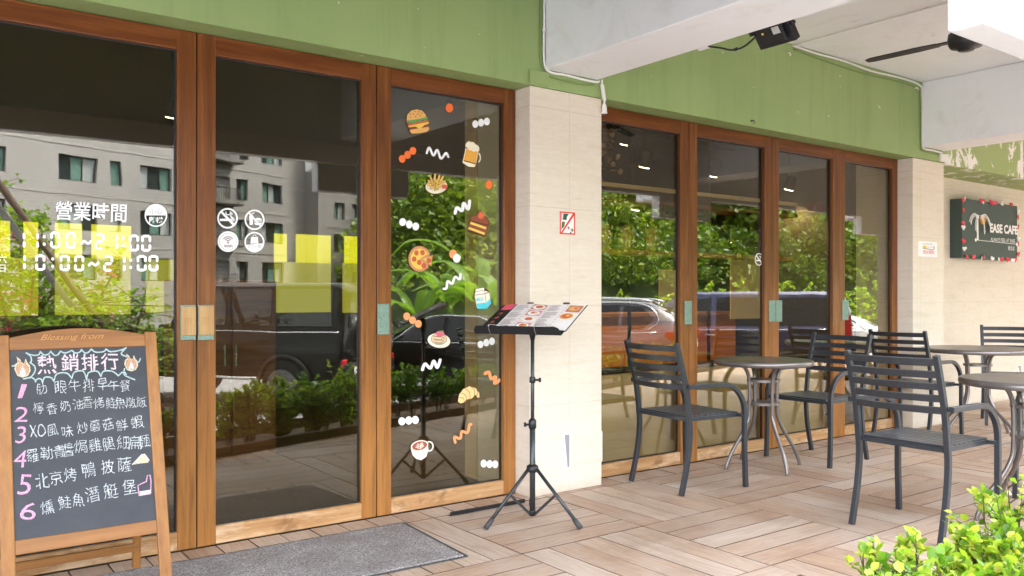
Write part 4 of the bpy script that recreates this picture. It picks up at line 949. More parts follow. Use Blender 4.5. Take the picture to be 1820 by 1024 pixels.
# ------------------------------------------------------------------ door mat
mt = thing('door_mat', 'long grey carpet doormat lying in front of the glass doors', 'doormat')
c = [Vector((2.17, -.195)), Vector((2.125, -.875)), Vector((.55, -.83)), Vector((.60, -.165))]
cc = sum(c, Vector((0, 0))) / 4
t = MB(); t.add([(p.x, p.y, .0018) for p in c] + [(p.x, p.y, .006) for p in c], [(3, 2, 1, 0), (4, 5, 6, 7)] + [(i, (i + 1) % 4, (i + 1) % 4 + 4, i + 4) for i in range(4)]); fixn(t.build('rubber_edge', M['rubber'], mt))
ci = [p + (cc - p).normalized() * .022 for p in c]
t = MB(); gx, gy = 120, 50; vsx = []
for j in range(gy + 1):
    for i in range(gx + 1):
        f, g = i / gx, j / gy; p = (ci[3] * (1 - f) + ci[0] * f) * (1 - g) + (ci[2] * (1 - f) + ci[1] * f) * g
        vsx.append((p.x, p.y, .0105 + random.uniform(-.0012, .0012)))
t.add(vsx, [(j * (gx + 1) + i, (j + 1) * (gx + 1) + i, (j + 1) * (gx + 1) + i + 1, j * (gx + 1) + i + 1) for j in range(gy) for i in range(gx)], 0, True)
brd = [k for k in range(gx + 1)] + [(j) * (gx + 1) + gx for j in range(1, gy + 1)] + [gy * (gx + 1) + k for k in range(gx - 1, -1, -1)] + [j * (gx + 1) for j in range(gy - 1, 0, -1)]
o0 = len(t.v); t.v += [(t.v[k][0], t.v[k][1], .006) for k in brd]; nb = len(brd)
for i in range(nb): t.f.append((brd[i], brd[(i + 1) % nb], o0 + (i + 1) % nb, o0 + i)); t.m.append(0); t.sm.append(False)
fixn(t.build('carpet_pile', M['carpet'], mt))
# black strip on the deck
t = MB(); sx0, sx1 = 2.44, 2.95
t.box(sx0, sx1, -.222, -.218, .002, .020); t.box(sx0, sx1, -.2175, -.198, .002, .005)
k = 60
for i in range(k): t.box(sx0 + (sx1 - sx0) * i / k, sx0 + (sx1 - sx0) * (i + .6) / k, -.2225, -.2182, .0205, .024)
tag(t.build('metal_strip', M['black_metal']), 'black notched metal strip lying on the deck behind the music stand', 'metal strip')

# ------------------------------------------------------------------ music stand and menu
MS = Vector((2.755, -.545, 0))
ms = thing('music_stand', 'black tripod music stand holding an open menu before the pillar', 'music stand', MS)
t = MB(); t.tube([(0, 0, .03), (0, 0, .52)], .0155, 14); t.tube([(0, 0, .40), (0, 0, .985)], .0105, 14); t.build('pole', M['stand_grey'], ms)
t = MB(); t.lathe([(.017, .49), (.021, .495), (.021, .535), (.012, .545)], n=16); t.lathe([(.0125, .735), (.0165, .74), (.0165, .765), (.0125, .77)], n=16); t.build('collar', M['black_metal'], ms)
vx = RT
for hgt, sgn in ((.512, -1), (.752, 1)):
    t = MB(); q = vx * sgn; t.tube([q * .015 + Vector((0, 0, hgt)), q * .034 + Vector((0, 0, hgt))], .006, 8)
    t.tube([q * .034 + Vector((0, 0, hgt)), q * .046 + Vector((0, 0, hgt))], .012, 8); t.build('knob', M['black_metal'], ms)
t = MB(); t.lathe([(.017, .255), (.030, .262), (.034, .275), (.030, .292), (.017, .30)], n=18); t.lathe([(.012, .022), (.018, .026), (.018, .05), (.016, .055)], n=14); t.build('spreader_hub', M['black_metal'], ms)
fa = [math.atan2(-.551 + .545, 2.442 - 2.755), math.atan2(-.844 + .545, 2.84 - 2.755)]
fa.append((fa[0] + fa[1]) / 2 + (math.pi if abs(fa[0] - fa[1]) < math.pi else 0))
if (math.cos(fa[2]) * math.cos(fa[0]) + math.sin(fa[2]) * math.sin(fa[0])) > 0: fa[2] += math.pi
for a in fa:
    u = Vector((math.cos(a), math.sin(a), 0)); z = Vector((0, 0, 1))
    t = MB(); t.tube([u * .03 + z * .275, u * .285 + z * .033], .0095, 12); lg = t.build('leg', M['stand_grey'], ms)
    t = MB(); t.tube([u * .268 + z * .048, u * .285 + z * .030, u * .31 + z * .008], [.0125, .014, .014], 12); t.build('rubber_foot', M['rubber'], lg)
    t = MB(); t.box(-.0025, .0025, -.008, .008, 0, 1, 0)
    a0 = u * .018 + z * .036; a1 = u * .15 + z * .155; dv = a1 - a0; m4 = Matrix.Translation(a0) @ dv.to_track_quat('Z', 'Y').to_matrix().to_4x4() @ Matrix.Diagonal((1, 1, dv.length, 1))
    t = MB(); t.box(-.0025, .0025, -.007, .007, 0, 1, 0, m4); t.tube([a1 - Vector((-u.y, u.x, 0)) * .012, a1 + Vector((-u.y, u.x, 0)) * .012], .0045, 8, 0); t.build('brace', M['stand_grey'], ms)
# desk: width dir wv (towards right-near), depth dir dv rising to the back
WA = R(-65); wv = Vector((math.cos(WA), math.sin(WA), 0)); bk = Vector((-wv.y, wv.x, 0)); TILT = R(25)
dvv = (bk * math.cos(TILT) + Vector((0, 0, math.sin(TILT)))); nv = wv.cross(dvv)
DC = Vector((-.005, .0, 1.085)) 
DM = Matrix(((wv.x, dvv.x, nv.x, DC.x), (wv.y, dvv.y, nv.y, DC.y), (wv.z, dvv.z, nv.z, DC.z), (0, 0, 0, 1)))
DW, DD = .255, .158
t = MB(); t.box(-DW, DW, -DD, DD, -.003, 0, 0, DM)
lipz = [(-DW, 0), (DW, 0), (DW, .022), (DW - .012, .042), (DW - .03, .048), (-DW + .03, .048), (-DW + .012, .042), (-DW, .022)]
t.prism([(x, z) for x, z in lipz], .003, 0, DM @ Matrix.Translation((0, -DD - .031, -.003)))
t.box(-DW, DW, -DD - .028, -DD, -.003, -.0005, 0, DM); dsk = t.build('desk', M['black_metal'], ms, bevel=.001)
t = MB()
for i in range(5):
    for sx in (-1, 1):
        t.lathe([(.013, 0), (.013, .0006)], n=18, mat=DM @ Matrix.Translation((sx * (DW - .04), -DD + .05 + i * .052, .0004)))
t.build('punched_holes', M['coffee'], ms)
t = MB()
for x in (-.1, .12): t.box(x, x + .035, DD - .002, DD + .012, .0005, .012, 0, DM)
t.build('page_clip', M['black_paint'], ms)
t = MB(); t.tube([(0, 0, .965), (0, 0, 1.0), DM @ Vector((0, -.02, -.02))], [.011, .02, .026], 12); t.build('tilt_joint', M['black_metal'], ms)
t = MB()
for x in (-.155, .115):
    t.tube(smooth_path([DM @ Vector((x, -DD - .034, -.006)), DM @ Vector((x, -DD - .034, .05)), DM @ Vector((x + .03, -DD - .0, .035)), DM @ Vector((x + .085, -DD + .02, .022))], 5), .0018, 6)
t.build('page_holder_wire', M['steel'], ms)
mn = thing('menu_booklet', 'open menu booklet with food pictures resting on the music stand', 'menu', MS + DC)
DR = Matrix.Translation(-DC) @ DM; OX = .045
t = MB(); t.box(OX - .215, OX + .222, -DD + .004, DD - .004, .002, .005, 0, DR); t.build('cover', M['stand_grey'], mn)
def page(x0, x1, bulge, name):
    t = MB(); n = 12; p = []; 
    for i in range(n + 1):
        f = i / n; x = x0 + (x1 - x0) * f; zz = .0065 + bulge * math.sin(math.pi * min(1, f * 1.0)) 
        p += [DR @ Vector((x, -DD + .007, zz)), DR @ Vector((x, DD - .008, zz))]
    t.add(p, [(2 * i, 2 * i + 2, 2 * i + 3, 2 * i + 1) for i in range(n)], 0, True); o = t.build(name, M['page'], mn); return o
page(OX - .205, OX + .001, .006, 'page'); page(OX + .002, OX + .218, .004, 'page')
def PF(x0, x1, bulge):
    def f(a, b):
        x = x0 + (x1 - x0) * a; return DR @ Vector((x, -DD + .007 + (2 * DD - .015) * b, .0070 + bulge * math.sin(math.pi * a)))
    return f
nn = DR.to_3x3() @ Vector((0, 0, 1))
for f, left in ((PF(OX - .205, OX + .001, .006), True), (PF(OX + .002, OX + .218, .004), False)):
    d = Draw(f, nn, .0006, .0001)
    for i in range(19):
        y = .93 - i * .048
        if i % 6 == 5: continue
        xa = .06; xb = (.42 if left else .38) + random.uniform(-.12, .06)
        d.poly([(xa, y), (xb, y), (xb, y + .014), (xa, y + .014)], 'ink')
        if i % 2 == 0: d.poly([(.50, y), (.545, y), (.545, y + .012), (.50, y + .012)], 'ink')
    if left:
        for i, (a, b) in enumerate(((.78, .12), (.78, .36), (.78, .60), (.78, .84))):
            d.poly([(.58, b - .10), (.98, b - .10), (.98, b + .11), (.58, b + .11)], ('pinkpale', 'foam', 'pinkpale', 'crust')[i]); d.ell(a, b, .17, .09, 'pw', 24); d.ell(a + .01, b + .01, .11, .06, ('food2', 'food1', 'noodle', 'food1')[i], 18); d.ell(a - .03, b + .02, .05, .03, 'tomato', 12)
    else:
        for i, (a, b) in enumerate(((.78, .80), (.74, .50))):
            d.poly([(.60, b - .13), (.97, b - .13), (.97, b + .13), (.60, b + .13)], ('food1', 'pw2')[i]); d.ell(a, b, .17, .11, ('crust', 'food2')[i], 26); d.ell(a, b, .12, .075, ('bun', 'tomato')[i], 20); d.ell(a + .03, b + .02, .05, .035, ('tomato', 'cheese')[i], 14)
    d.done('page_print', mn)
t = MB(); pk = [(.0, .0), (.085, 0), (.095, .02), (.095, .045), (.08, .065), (.03, .07), (0, .05)]
t.prism(pk, .0015, 0, DR @ Matrix.Translation((-DW + .02, DD - .065, .004)) @ Matrix.Rotation(R(-90), 4, 'X')); t.build('pink_tab', M['hotpink'], mn)

# ------------------------------------------------------------------ chairs and tables
def chair(m, label, loc, rz):
    c = thing('armchair', label, 'chair', loc, rz, 'slatted metal armchairs on the deck'); h = .0135
    for s in (-1, 1):
        y = .235 * s
        t = MB(); t.tube(smooth_path([(-.285, y, .0), (-.235, y, .2), (-.215, y, .36), (-.222, y, .47), (-.25, y, .66), (-.325, y, .918)], 4), h, square=True, up=(0, 1, 0)); t.build('rear_leg', m, c, bevel=.002)
        y2 = .268 * s
        t = MB(); path = [(-.25, y2, .655), (.03, y2, .655)] + [(.03 + .185 * math.sin(R(a)), y2, .47 + .185 * math.cos(R(a))) for a in range(10, 91, 10)] + [(.215, y2, .25), (.225, y2, 0)]
        t.tube(path, h, square=True, up=(0, 1, 0)); t.box(.19, .215, min(y * .93, y2), max(y * .93, y2), .442, .462); t.build('armrest', m, c, bevel=.002)
    t = MB()
    for i in range(9): t.box(-.215 + i * .047, -.215 + i * .047 + .0425, -.221, .221, .462, .472)
    t.box(-.222, .21, -.222, -.205, .438, .4615); t.box(-.222, .21, .205, .222, .438, .4615); t.box(-.222, -.207, -.204, .204, .438, .4615); t.box(.195, .21, -.204, .204, .438, .4615)
    t.build('seat', m, c, bevel=.0015)
    t = MB()
    for i, z in enumerate((.648, .707, .766, .825, .886)):
        x = -.247 - (z - .655) * .30; pts = []
        n = 10
        for j in range(n + 1):
            f = -1 + 2 * j / n; pts.append(Vector((x - .034 * (1 - f * f), .226 * f, z)))
        for j in range(n):
            p, q = pts[j], pts[j + 1]; hz = Vector((-.006, 0, .0165)); th = Vector((.011, 0, .003))
            a = [p - hz * 1, q - hz, q + hz, p + hz]; a = [Vector((k.x, k.y, k.z)) for k in a]; b = [k - th for k in a]
            t.add(a + b, [(0, 1, 2, 3), (7, 6, 5, 4), (0, 4, 5, 1), (3, 2, 6, 7)], 0, False)
    t.build('backrest', m, c)
    return c
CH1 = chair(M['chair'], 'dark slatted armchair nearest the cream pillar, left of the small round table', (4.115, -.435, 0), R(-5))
def another(label, x, y, rz, dark=False):
    c = dup(CH1, (x, y, 0), R(rz), label)
    return c
another('black slatted armchair facing left across the small round table by the doors', 5.485, -.44, 179)
another('large dark slatted armchair in the foreground with its back to the camera', 4.335, -1.85, -1)
another('black slatted armchair between the far round table and the last glass door', 7.06, -.37, 0)
another('dark slatted armchair mostly hidden behind the near right table at the picture edge', 5.60, -2.12, 183)
another('black slatted armchair in front of the beige end wall under the cafe sign', 8.50, -.55, 212)
def table(label, x, y, Rt, rf, rz, ht=.757):
    c = thing('bistro_table', label, 'table', (x, y, 0), R(rz), 'round bistro tables on the deck')
    t = MB(); t.lathe([(0.001, ht - .012), (Rt - .012, ht - .012), (Rt - .012, ht - .002), (0.001, ht - .001)], n=64, smooth=False); fixn(t.build('tabletop', M['table_top'], c))
    t = MB(); pr = []
    for i in range(11):
        a = R(-100 + 20 * i); pr.append((Rt - .012 + .012 * math.cos(a), ht - .018 + .019 * math.sin(a)))
    pr = [(Rt - .06, ht - .030)] + pr
    t.lathe(pr, n=64); t.lathe([(.018, ht - .0008), (.022, ht + .001), (.012, ht + .0015)], n=20); t.build('rim', M['table_metal'], c)
    for k in range(4):
        a = R(45 + 90 * k); u = Vector((math.cos(a), math.sin(a), 0)); z = Vector((0, 0, 1))
        t = MB(); t.tube(smooth_path([u * (.19 * Rt / .34) + z * (ht - .03), u * .15 + z * (ht - .05), u * .118 + z * (ht - .11), u * .110 + z * .56, u * .110 + z * .42, u * .118 + z * .34, u * .17 + z * .24, u * (rf * .83) + z * .13, u * (rf * .97) + z * .04, u * rf + z * .0], 5), .0125, 12); t.build('leg', M['table_metal'], c)
    for zz in (.615, .455):
        t = MB(); t.lathe([(.055, zz - .012), (.112, zz - .012), (.112, zz + .006), (.055, zz + .006)], n=36, smooth=False); t.lathe([(.0, zz - .004), (.053, zz - .004)], n=24)
        t.build('brace_ring', M['table_metal'], c)
    return c
table('small round bistro table in front of the glass doors', 4.915, -.405, .338, .29, 24)
table('round bistro table at the right edge beside the big foreground armchair', 4.92, -2.14, .36, .31, 10)
table('larger round bistro table at the back near the far pillar', 7.50, -.67, .44, .36, 30)

# ------------------------------------------------------------------ planting: leaves as small faces
LT6 = (np.array([(0, 0, 0), (.30, .25, .09), (.34, .62, .10), (0, 1, .0), (-.34, .62, .10), (-.30, .25, .09)]), [(0, 1, 2, 3), (0, 3, 4, 5)])
LT4 = (np.array([(0, 0, 0), (.38, .5, .12), (0, 1, 0), (-.38, .5, .12)]), [(0, 1, 2), (0, 2, 3)])
def leaf_obj(name, pos, dirs, sizes, mats, parent=None, tmpl=LT6, mi=None, loc=None, roll=None):
    n = len(pos); T, F = tmpl
    d = dirs / np.linalg.norm(dirs, axis=1, keepdims=True)
    up = RNG.normal(size=(n, 3)) * (.5 if roll is None else roll) + np.array((0, 0, 1.0))
    x = np.cross(d, up); x /= (np.linalg.norm(x, axis=1, keepdims=True) + 1e-9); z = np.cross(x, d)
    V = (T[None, :, 0:1] * x[:, None, :] + T[None, :, 1:2] * d[:, None, :] + T[None, :, 2:3] * z[:, None, :]) * sizes[:, None, None] + pos[:, None, :]
    k = len(T); V = V.reshape(-1, 3); nf = len(F); fl_ = len(F[0])
    base = (np.arange(n) * k)[:, None, None]; idx = (np.array(F)[None] + base).reshape(-1)
    me = bpy.data.meshes.new(name); me.vertices.add(len(V)); me.vertices.foreach_set('co', V.astype(np.float32).ravel())
    me.loops.add(len(idx)); me.loops.foreach_set('vertex_index', idx.astype(np.int32))
    me.polygons.add(n * nf); me.polygons.foreach_set('loop_start', (np.arange(n * nf) * fl_).astype(np.int32)); me.polygons.foreach_set('loop_total', np.full(n * nf, fl_, np.int32))
    for m in (mats if isinstance(mats, (list, tuple)) else [mats]): me.materials.append(m)
    if mi is not None: me.polygons.foreach_set('material_index', np.repeat(mi, nf).astype(np.int32))
    me.update(); me.validate()
    o = bpy.data.objects.new(name, me); COL.objects.link(o)
    if parent: o.parent = parent
    if loc is not None: o.location = loc
    return o
def shrub(name, label, cat, loc, height, spread, nl, lsize, lm, group=None, stems=7, lo=.42):
    t = thing(name, label, cat, loc, 0, group)
    st = MB(); P = []; D = []
    for i in range(stems):
        a = 2 * math.pi * (i + random.random() * .7) / stems; rr = spread * random.uniform(.35, 1.0); top = height * random.uniform(.78, 1.0)
        e = Vector((math.cos(a) * rr, math.sin(a) * rr * .8, top)); m = Vector((e.x * .35, e.y * .35, top * .5)) + Vector((random.uniform(-.03, .03), random.uniform(-.03, .03), 0))
        path = smooth_path([(e.x * .05, e.y * .05, -.06), m, e], 5); st.tube(path, [.006 * (1 - .75 * k / (len(path) - 1)) for k in range(len(path))], 5)
        for b in range(9):
            f = random.uniform(lo, 1.0); q = path[min(int(f * (len(path) - 1)), len(path) - 1)]
            az = random.uniform(0, 2 * math.pi); ln = random.uniform(.07, .16) * height / .62; e2 = q + Vector((math.cos(az) * ln, math.sin(az) * ln, random.uniform(.2, .9) * ln))
            if f > .93: e2 = q + Vector((random.uniform(-.02, .02), random.uniform(-.02, .02), ln * .7))
            st.tube([q, (q + e2) / 2 + Vector((0, 0, .008)), e2], [.003, .002, .001], 4)
            nn_ = int(nl / (stems * 9)) + 1
            for k in range(nn_):
                g = random.uniform(.25, 1.08); c = q.lerp(e2, min(g, 1)); dr = (e2 - q).normalized() * random.uniform(.2, .8) + Vector((random.uniform(-1, 1), random.uniform(-1, 1), random.uniform(-.25, .75)))
                P.append(tuple(c + Vector((random.gauss(0, .008), random.gauss(0, .008), random.gauss(0, .008))))); D.append(tuple(dr))
    st.build('stem', M['stem'], t)
    P = np.array(P); D = np.array(D); leaf_obj('foliage', P, D, lsize * RNG.uniform(.6, 1.15, len(P)), lm, t)
    return t
# planter along the oblique edge
ex = Vector((1, -.31, 0)).normalized(); en = Vector((-.31, -1, 0)).normalized()
def edge(s, off=0): return Vector((1.97, -2.16, 0)) + ex * s + en * off
pt = thing('planter', 'long dark timber planter edging the deck on the street side', 'planter')
def along(name, s0, s1, o0, o1, z0, z1, m):
    a, b, c, d_ = edge(s0, o0), edge(s1, o0), edge(s1, o1), edge(s0, o1)
    t = MB(); t.add([(p.x, p.y, z0) for p in (a, b, c, d_)] + [(p.x, p.y, z1) for p in (a, b, c, d_)], [(3, 2, 1, 0), (4, 5, 6, 7), (0, 1, 5, 4), (1, 2, 6, 5), (2, 3, 7, 6), (3, 0, 4, 7)]); return fixn(t.build(name, m, pt, bevel=.004))
along('front_board', -6, 15, .0, .035, -.05, .075, M['planter_wood']); along('rear_board', -6, 15, .96, .995, -.54, .03, M['planter_wood']); along('soil_bed', -6, 15, .036, .959, -.4, -.06, M['soil'])
protos = [shrub('hedge_shrub', 'leafy green hedge shrub in the timber planter along the deck edge', 'shrub', (0, 0, 0), hh, .21, 430, .050, M['leaf_hedge'], 'hedge shrubs in the planter', 8) for hh in (.46, .50, .42, .48)]
i = 0
s = -3.4
while s < 9.5:
    p = edge(s, .50 + random.uniform(-.07, .07)); p.z = -.06
    if .22 < s < 1.15: s += .1; continue           # the brighter shrubs in front of the camera stand here
    if i < 4: o = protos[i]; o.location = p; o.rotation_euler.z = random.uniform(0, 6); o.scale = (.92,) * 3
    else: o = dup(protos[random.randrange(4)], p, random.uniform(0, 6), scale=random.uniform(.85, 1.08) * (.92 if s < .3 else 1.0))
    i += 1; s += random.uniform(.25, .34)
# bright foreground shrubs bottom right
for (x, y, hgt, sp_, nl, lab) in ((2.40, -2.74, .50, .11, 700, 'bright green shrub at the bottom edge below the foreground armchair'),
                              (2.66, -2.78, .43, .18, 1300, 'sunlit yellow green shrub near the bottom right corner of the picture'),
                              (2.97, -2.76, .48, .17, 1300, 'bright shrub before the legs of the right edge round table'),
                              (3.22, -2.76, .60, .13, 1100, 'tall bright shrub at the right edge below the near round table'),
                              (2.44, -2.98, .47, .20, 1500, 'yellow green shrub in the very bottom right corner, nearest the camera'),
                              (2.74, -3.00, .50, .22, 1500, 'bright shrub cut by the bottom edge in front of the tall one'),
                              (2.22, -2.84, .44, .13, 900, 'small low bright shrub at the left end of the foreground planting')):
    shrub('hedge_shrub', lab, 'shrub', (x, y, -.06), hgt, sp_, nl, .038, M['leaf_front'], None, 9, .3)

# ------------------------------------------------------------------ the street, cars, flats and hill that the doors mirror
def stripe(a, b, w=.12):
    d_ = (b - a).normalized(); q = Vector((-d_.y, d_.x, 0)) * (w / 2)
    t = MB(); t.add([(p.x, p.y, ROAD + .006) for p in (a + q, a - q, b - q, b + q)], [(0, 1, 2, 3)]); o = fixn(t.build('road_marking', M['road_paint'])); tag(o, kind='structure')
HD = Vector((-.56, -.83, 0)).normalized()
LN = Vector((HD.y, -HD.x, 0))
stripe(Vector((-6, -6.3, 0)), Vector((26, -6.3, 0)), .12)
for i in range(9):
    c = Vector((-.4 + 3.25 * i, -6.35, 0)); stripe(c, c + HD * 6.2)
def car(name, label, loc, heading, spec, paint, parts=True):
    """loft through stations (x from the nose, belt height, roof height, half widths); windows, lamps and wheels are children"""
    t = thing(name, label, 'car', loc, math.atan2(heading.y, heading.x))
    st = spec['st']; W = spec['w'] / 2; z0 = spec['z0']; Lg = spec['L']
    b = MB(); rows = []
    for (x, zb, zr, kb, kr) in st:
        X = Lg / 2 - x; wb, wr = W * kb, W * kr
        hl = [(wb * .94, z0), (wb, z0 + .12), (wb * 1.0, (z0 + zb) * .52), (wb * .97, zb - .04), (wb * .93, zb), ((wb * .93 + wr) / 2 + .01, (zb + zr) / 2), (wr, max(zr - .05, zb)), (wr * .9, zr - .005), (wr * .45, zr + .012), (0, zr + .016)]
        rows.append([Vector((X, y, z)) for y, z in hl] + [Vector((X, -y, z)) for y, z in hl[-2::-1]])
    k = len(rows[0]); vsx = [p for r_ in rows for p in r_]
    fs = [(i * k + j, i * k + j + 1, (i + 1) * k + j + 1, (i + 1) * k + j) for i in range(len(rows) - 1) for j in range(k - 1)]
    fs += [tuple(range(k))[::-1], tuple((len(rows) - 1) * k + j for j in range(k))]
    fs += [((i) * k, (i + 1) * k, (i + 1) * k + k - 1, i * k + k - 1) for i in range(len(rows) - 1)]
    b.add(vsx, fs, 0, True); body = fixn(b.build('body', paint, t))
    md = body.modifiers.new('edge', 'EDGE_SPLIT'); md.split_angle = R(38)
    def side(x, f, s, off=.006):
        for i in range(len(st) - 1):
            if st[i][0] <= x <= st[i + 1][0]:
                g = (x - st[i][0]) / max(st[i + 1][0] - st[i][0], 1e-6); zb, zr, kb, kr = [st[i][q] * (1 - g) + st[i + 1][q] * g for q in (1, 2, 3, 4)]
                y = W * (kb * .93 * (1 - f) + kr * f) + .006 * 2; return Vector((Lg / 2 - x, s * (y + off), zb + (zr - zb) * f))
    for s in (-1, 1):
        for poly in spec['win']:
            w_ = MB(); w_.add([side(x, f, s) for x, f in poly], [tuple(range(len(poly)))]); fixn(w_.build('side_window', M['car_glass'], t))
        tr = MB(); tr.tube([side(x, -.015, s, .004) for x in np.linspace(spec['trim'][0], spec['trim'][1], 8)], .012, 6); tr.build('window_trim', M['chrome'], t)
        if spec.get('arch'): 
            tr = MB(); tr.tube(smooth_path([side(x, f, s, .006) for x, f in spec['arch']], 4), .013, 6); tr.build('roof_trim', M['chrome'], t)
        for x in spec['handles']:
            hb = MB(); q = side(x, -.16, s, .02); hb.box(q.x - .1, q.x + .1, q.y - .015, q.y + .015, q.z - .02, q.z + .02); hb.build('door_handle', spec.get('hm', M['chrome']), t, bevel=.008)
        sl = MB(); sl.tube([(Lg / 2 - spec['ax'][0] - .42, s * W * .985, z0 + .02), (Lg / 2 - spec['ax'][1] + .42, s * W * .985, z0 + .02)], .028, 8); sl.build('sill_trim', M['chrome'], t)
        for x in spec['ax']:
            r_ = spec['r']; wm = MB(); rot = Matrix.Rotation(R(90), 4, 'X')
            wm.lathe([(r_ * .6, -.11), (r_ * .93, -.11), (r_, -.08), (r_, .08), (r_ * .93, .11), (r_ * .6, .11)], (Lg / 2 - x, s * (W - .10), r_), 32, 0, rot)
            wh = wm.build('wheel', M['tyre'], t)
            rm_ = MB(); rm_.lathe([(.02, 0), (.05, .0), (r_ * .2, -.01), (r_ * .62, .02), (r_ * .64, .04)], (0, 0, 0), 24, 0, rot)
            for a in range(6):
                m4 = Matrix.Rotation(R(60 * a), 4, 'Y'); rm_.box(-.02, .02, -.01, .012, .05, r_ * .62, 0, m4)
            rm_.build('rim', spec.get('rim', M['pole']), wh, (Lg / 2 - x, s * (W + .012), r_))
            am = MB(); ar = [(Lg / 2 - x + (r_ + .055) * math.cos(R(a)), s * (W + .004), r_ + (r_ + .055) * math.sin(R(a))) for a in range(-5, 186, 10)]; am.tube(ar, .034, 6); am.build('wheel_arch', spec.get('am', M['track']), t)
        tm = MB(); q = spec['tail']; tm.box(-Lg / 2 - .015, -Lg / 2 + q[2], s * W * .97 - (.16 if s > 0 else -.012), s * W * .97 + (.012 if s > 0 else .16), q[0], q[1]); tm.build('tail_light', M['taillight'], t, bevel=.01)
        hm_ = MB(); hm_.box(Lg / 2 - .12, Lg / 2 + .005, s * W * .86 - .14, s * W * .86 + .14, q[0] - .1, q[0] + .06); hm_.build('headlight', M['lens'], t, bevel=.02)
        mm = MB(); q = side(spec['mirror'], .12, s, .10); mm.box(q.x - .05, q.x + .06, q.y - .1, q.y + .1, q.z - .07, q.z + .07); mm.build('wing_mirror', paint, t, bevel=.03)
        if spec.get('rail'):
            rl = MB(); rl.tube([side(x, .97, s, -.04) + Vector((0, 0, .06)) for x in np.linspace(*spec['rail'], 10)], .025, 8); rl.build('roof_rail', M['chrome'], t)
    for poly, nm in ((spec['front'], 'windscreen'), (spec['rear'], 'rear_window')):
        w_ = MB(); w_.add([(Lg / 2 - x, s * W * kk, z) for x, z, kk, s in poly], [(0, 1, 2, 3)]); fixn(w_.build(nm, M['car_glass'], t))
    bp = MB(); bp.box(-Lg / 2 - .05, -Lg / 2 + .06, -W * .92, W * .92, z0 + .06, z0 + .26); bp.build('rear_bumper', spec.get('am', paint), t, bevel=.03)
    pq = MB(); pq.box(-Lg / 2 - .062, -Lg / 2 - .052, spec['py'] - .19, spec['py'] + .19, spec['pz'] - .08, spec['pz'] + .08); npl = pq.build('number_plate', M['pw'], t)
    if spec.get('ptxt'):
        sw = MB(); sw.lathe([(.001, .0), (.30, .0), (.37, -.03), (.37, -.22)], (-Lg / 2 - .27, .05, 1.12), 40, 0, Matrix.Rotation(R(-90), 4, 'Y')); sw.build('spare_wheel_cover', M['steel'], t)
        d = Draw(lambda a, b_: Vector((-Lg / 2 - .062, spec['py'] - a, spec['pz'] + b_)), (-1, 0, 0), .002); d.text(spec['ptxt'], 0, 0, .10, 'black', w=.33, up=-1, thin=.02); d.done('plate_number', t)
    return t
BOX = dict(L=4.7, w=1.86, z0=.48, r=.40, ax=(.95, 3.75), tail=(.66, .80, .16), mirror=1.65, trim=(1.75, 4.62), handles=(2.5, 3.35), hm=M['track'], am=M['black_paint'], py=-.42, pz=.60, ptxt='2500',
    st=[(0, 1.0, 1.02, .84, .80), (.04, 1.12, 1.14, .92, .86), (1.35, 1.20, 1.22, .95, .88), (1.62, 1.22, 1.26, .97, .90), (1.9, 1.22, 1.90, .97, .80), (2.1, 1.22, 1.955, .97, .80), (4.55, 1.22, 1.955, .97, .80), (4.68, 1.22, 1.90, .96, .79), (4.70, 1.18, 1.85, .95, .78)],
    win=[[(1.86, .1), (2.66, .1), (2.66, .88), (2.08, .88)], [(2.76, .1), (3.45, .1), (3.45, .88), (2.76, .88)], [(3.57, .1), (4.5, .1), (4.5, .88), (3.57, .88)]],
    front=[(1.63, 1.28, .80, 1), (1.63, 1.28, .80, -1), (1.88, 1.86, .70, -1), (1.88, 1.86, .70, 1)], rear=[(4.715, 1.28, .75, 1), (4.715, 1.28, .75, -1), (4.715, 1.82, .68, -1), (4.715, 1.82, .68, 1)])
SED = dict(L=4.85, w=1.84, z0=.28, r=.33, ax=(.9, 3.75), tail=(.78, .92, .25), mirror=1.75, trim=(1.75, 3.95), handles=(2.6, 3.55), py=0, pz=.75,
    st=[(0, .55, .56, .72, .66), (.12, .70, .72, .88, .80), (.9, .84, .87, .98, .86), (1.5, .93, .96, 1, .86), (1.8, .95, 1.06, 1, .80), (2.35, .96, 1.38, 1, .68), (2.7, .96, 1.44, 1, .66), (3.4, .97, 1.42, 1, .66), (3.9, .98, 1.24, .99, .68), (4.25, .98, 1.06, .97, .74), (4.7, .96, .99, .92, .78), (4.83, .90, .93, .86, .74), (4.85, .80, .82, .84, .74)],
    win=[[(1.95, .12), (2.75, .06), (2.75, .9), (2.4, .88)], [(2.83, .06), (3.6, .06), (3.72, .4), (3.45, .88), (2.83, .9)]], arch=[(1.85, .15), (2.35, .93), (2.8, .95), (3.4, .93), (3.8, .6), (3.95, .1)],
    front=[(1.72, 1.02, .78, 1), (1.72, 1.02, .78, -1), (2.34, 1.39, .60, -1), (2.34, 1.39, .60, 1)], rear=[(4.2, 1.09, .70, 1), (4.2, 1.09, .70, -1), (3.5, 1.41, .56, -1), (3.5, 1.41, .56, 1)])
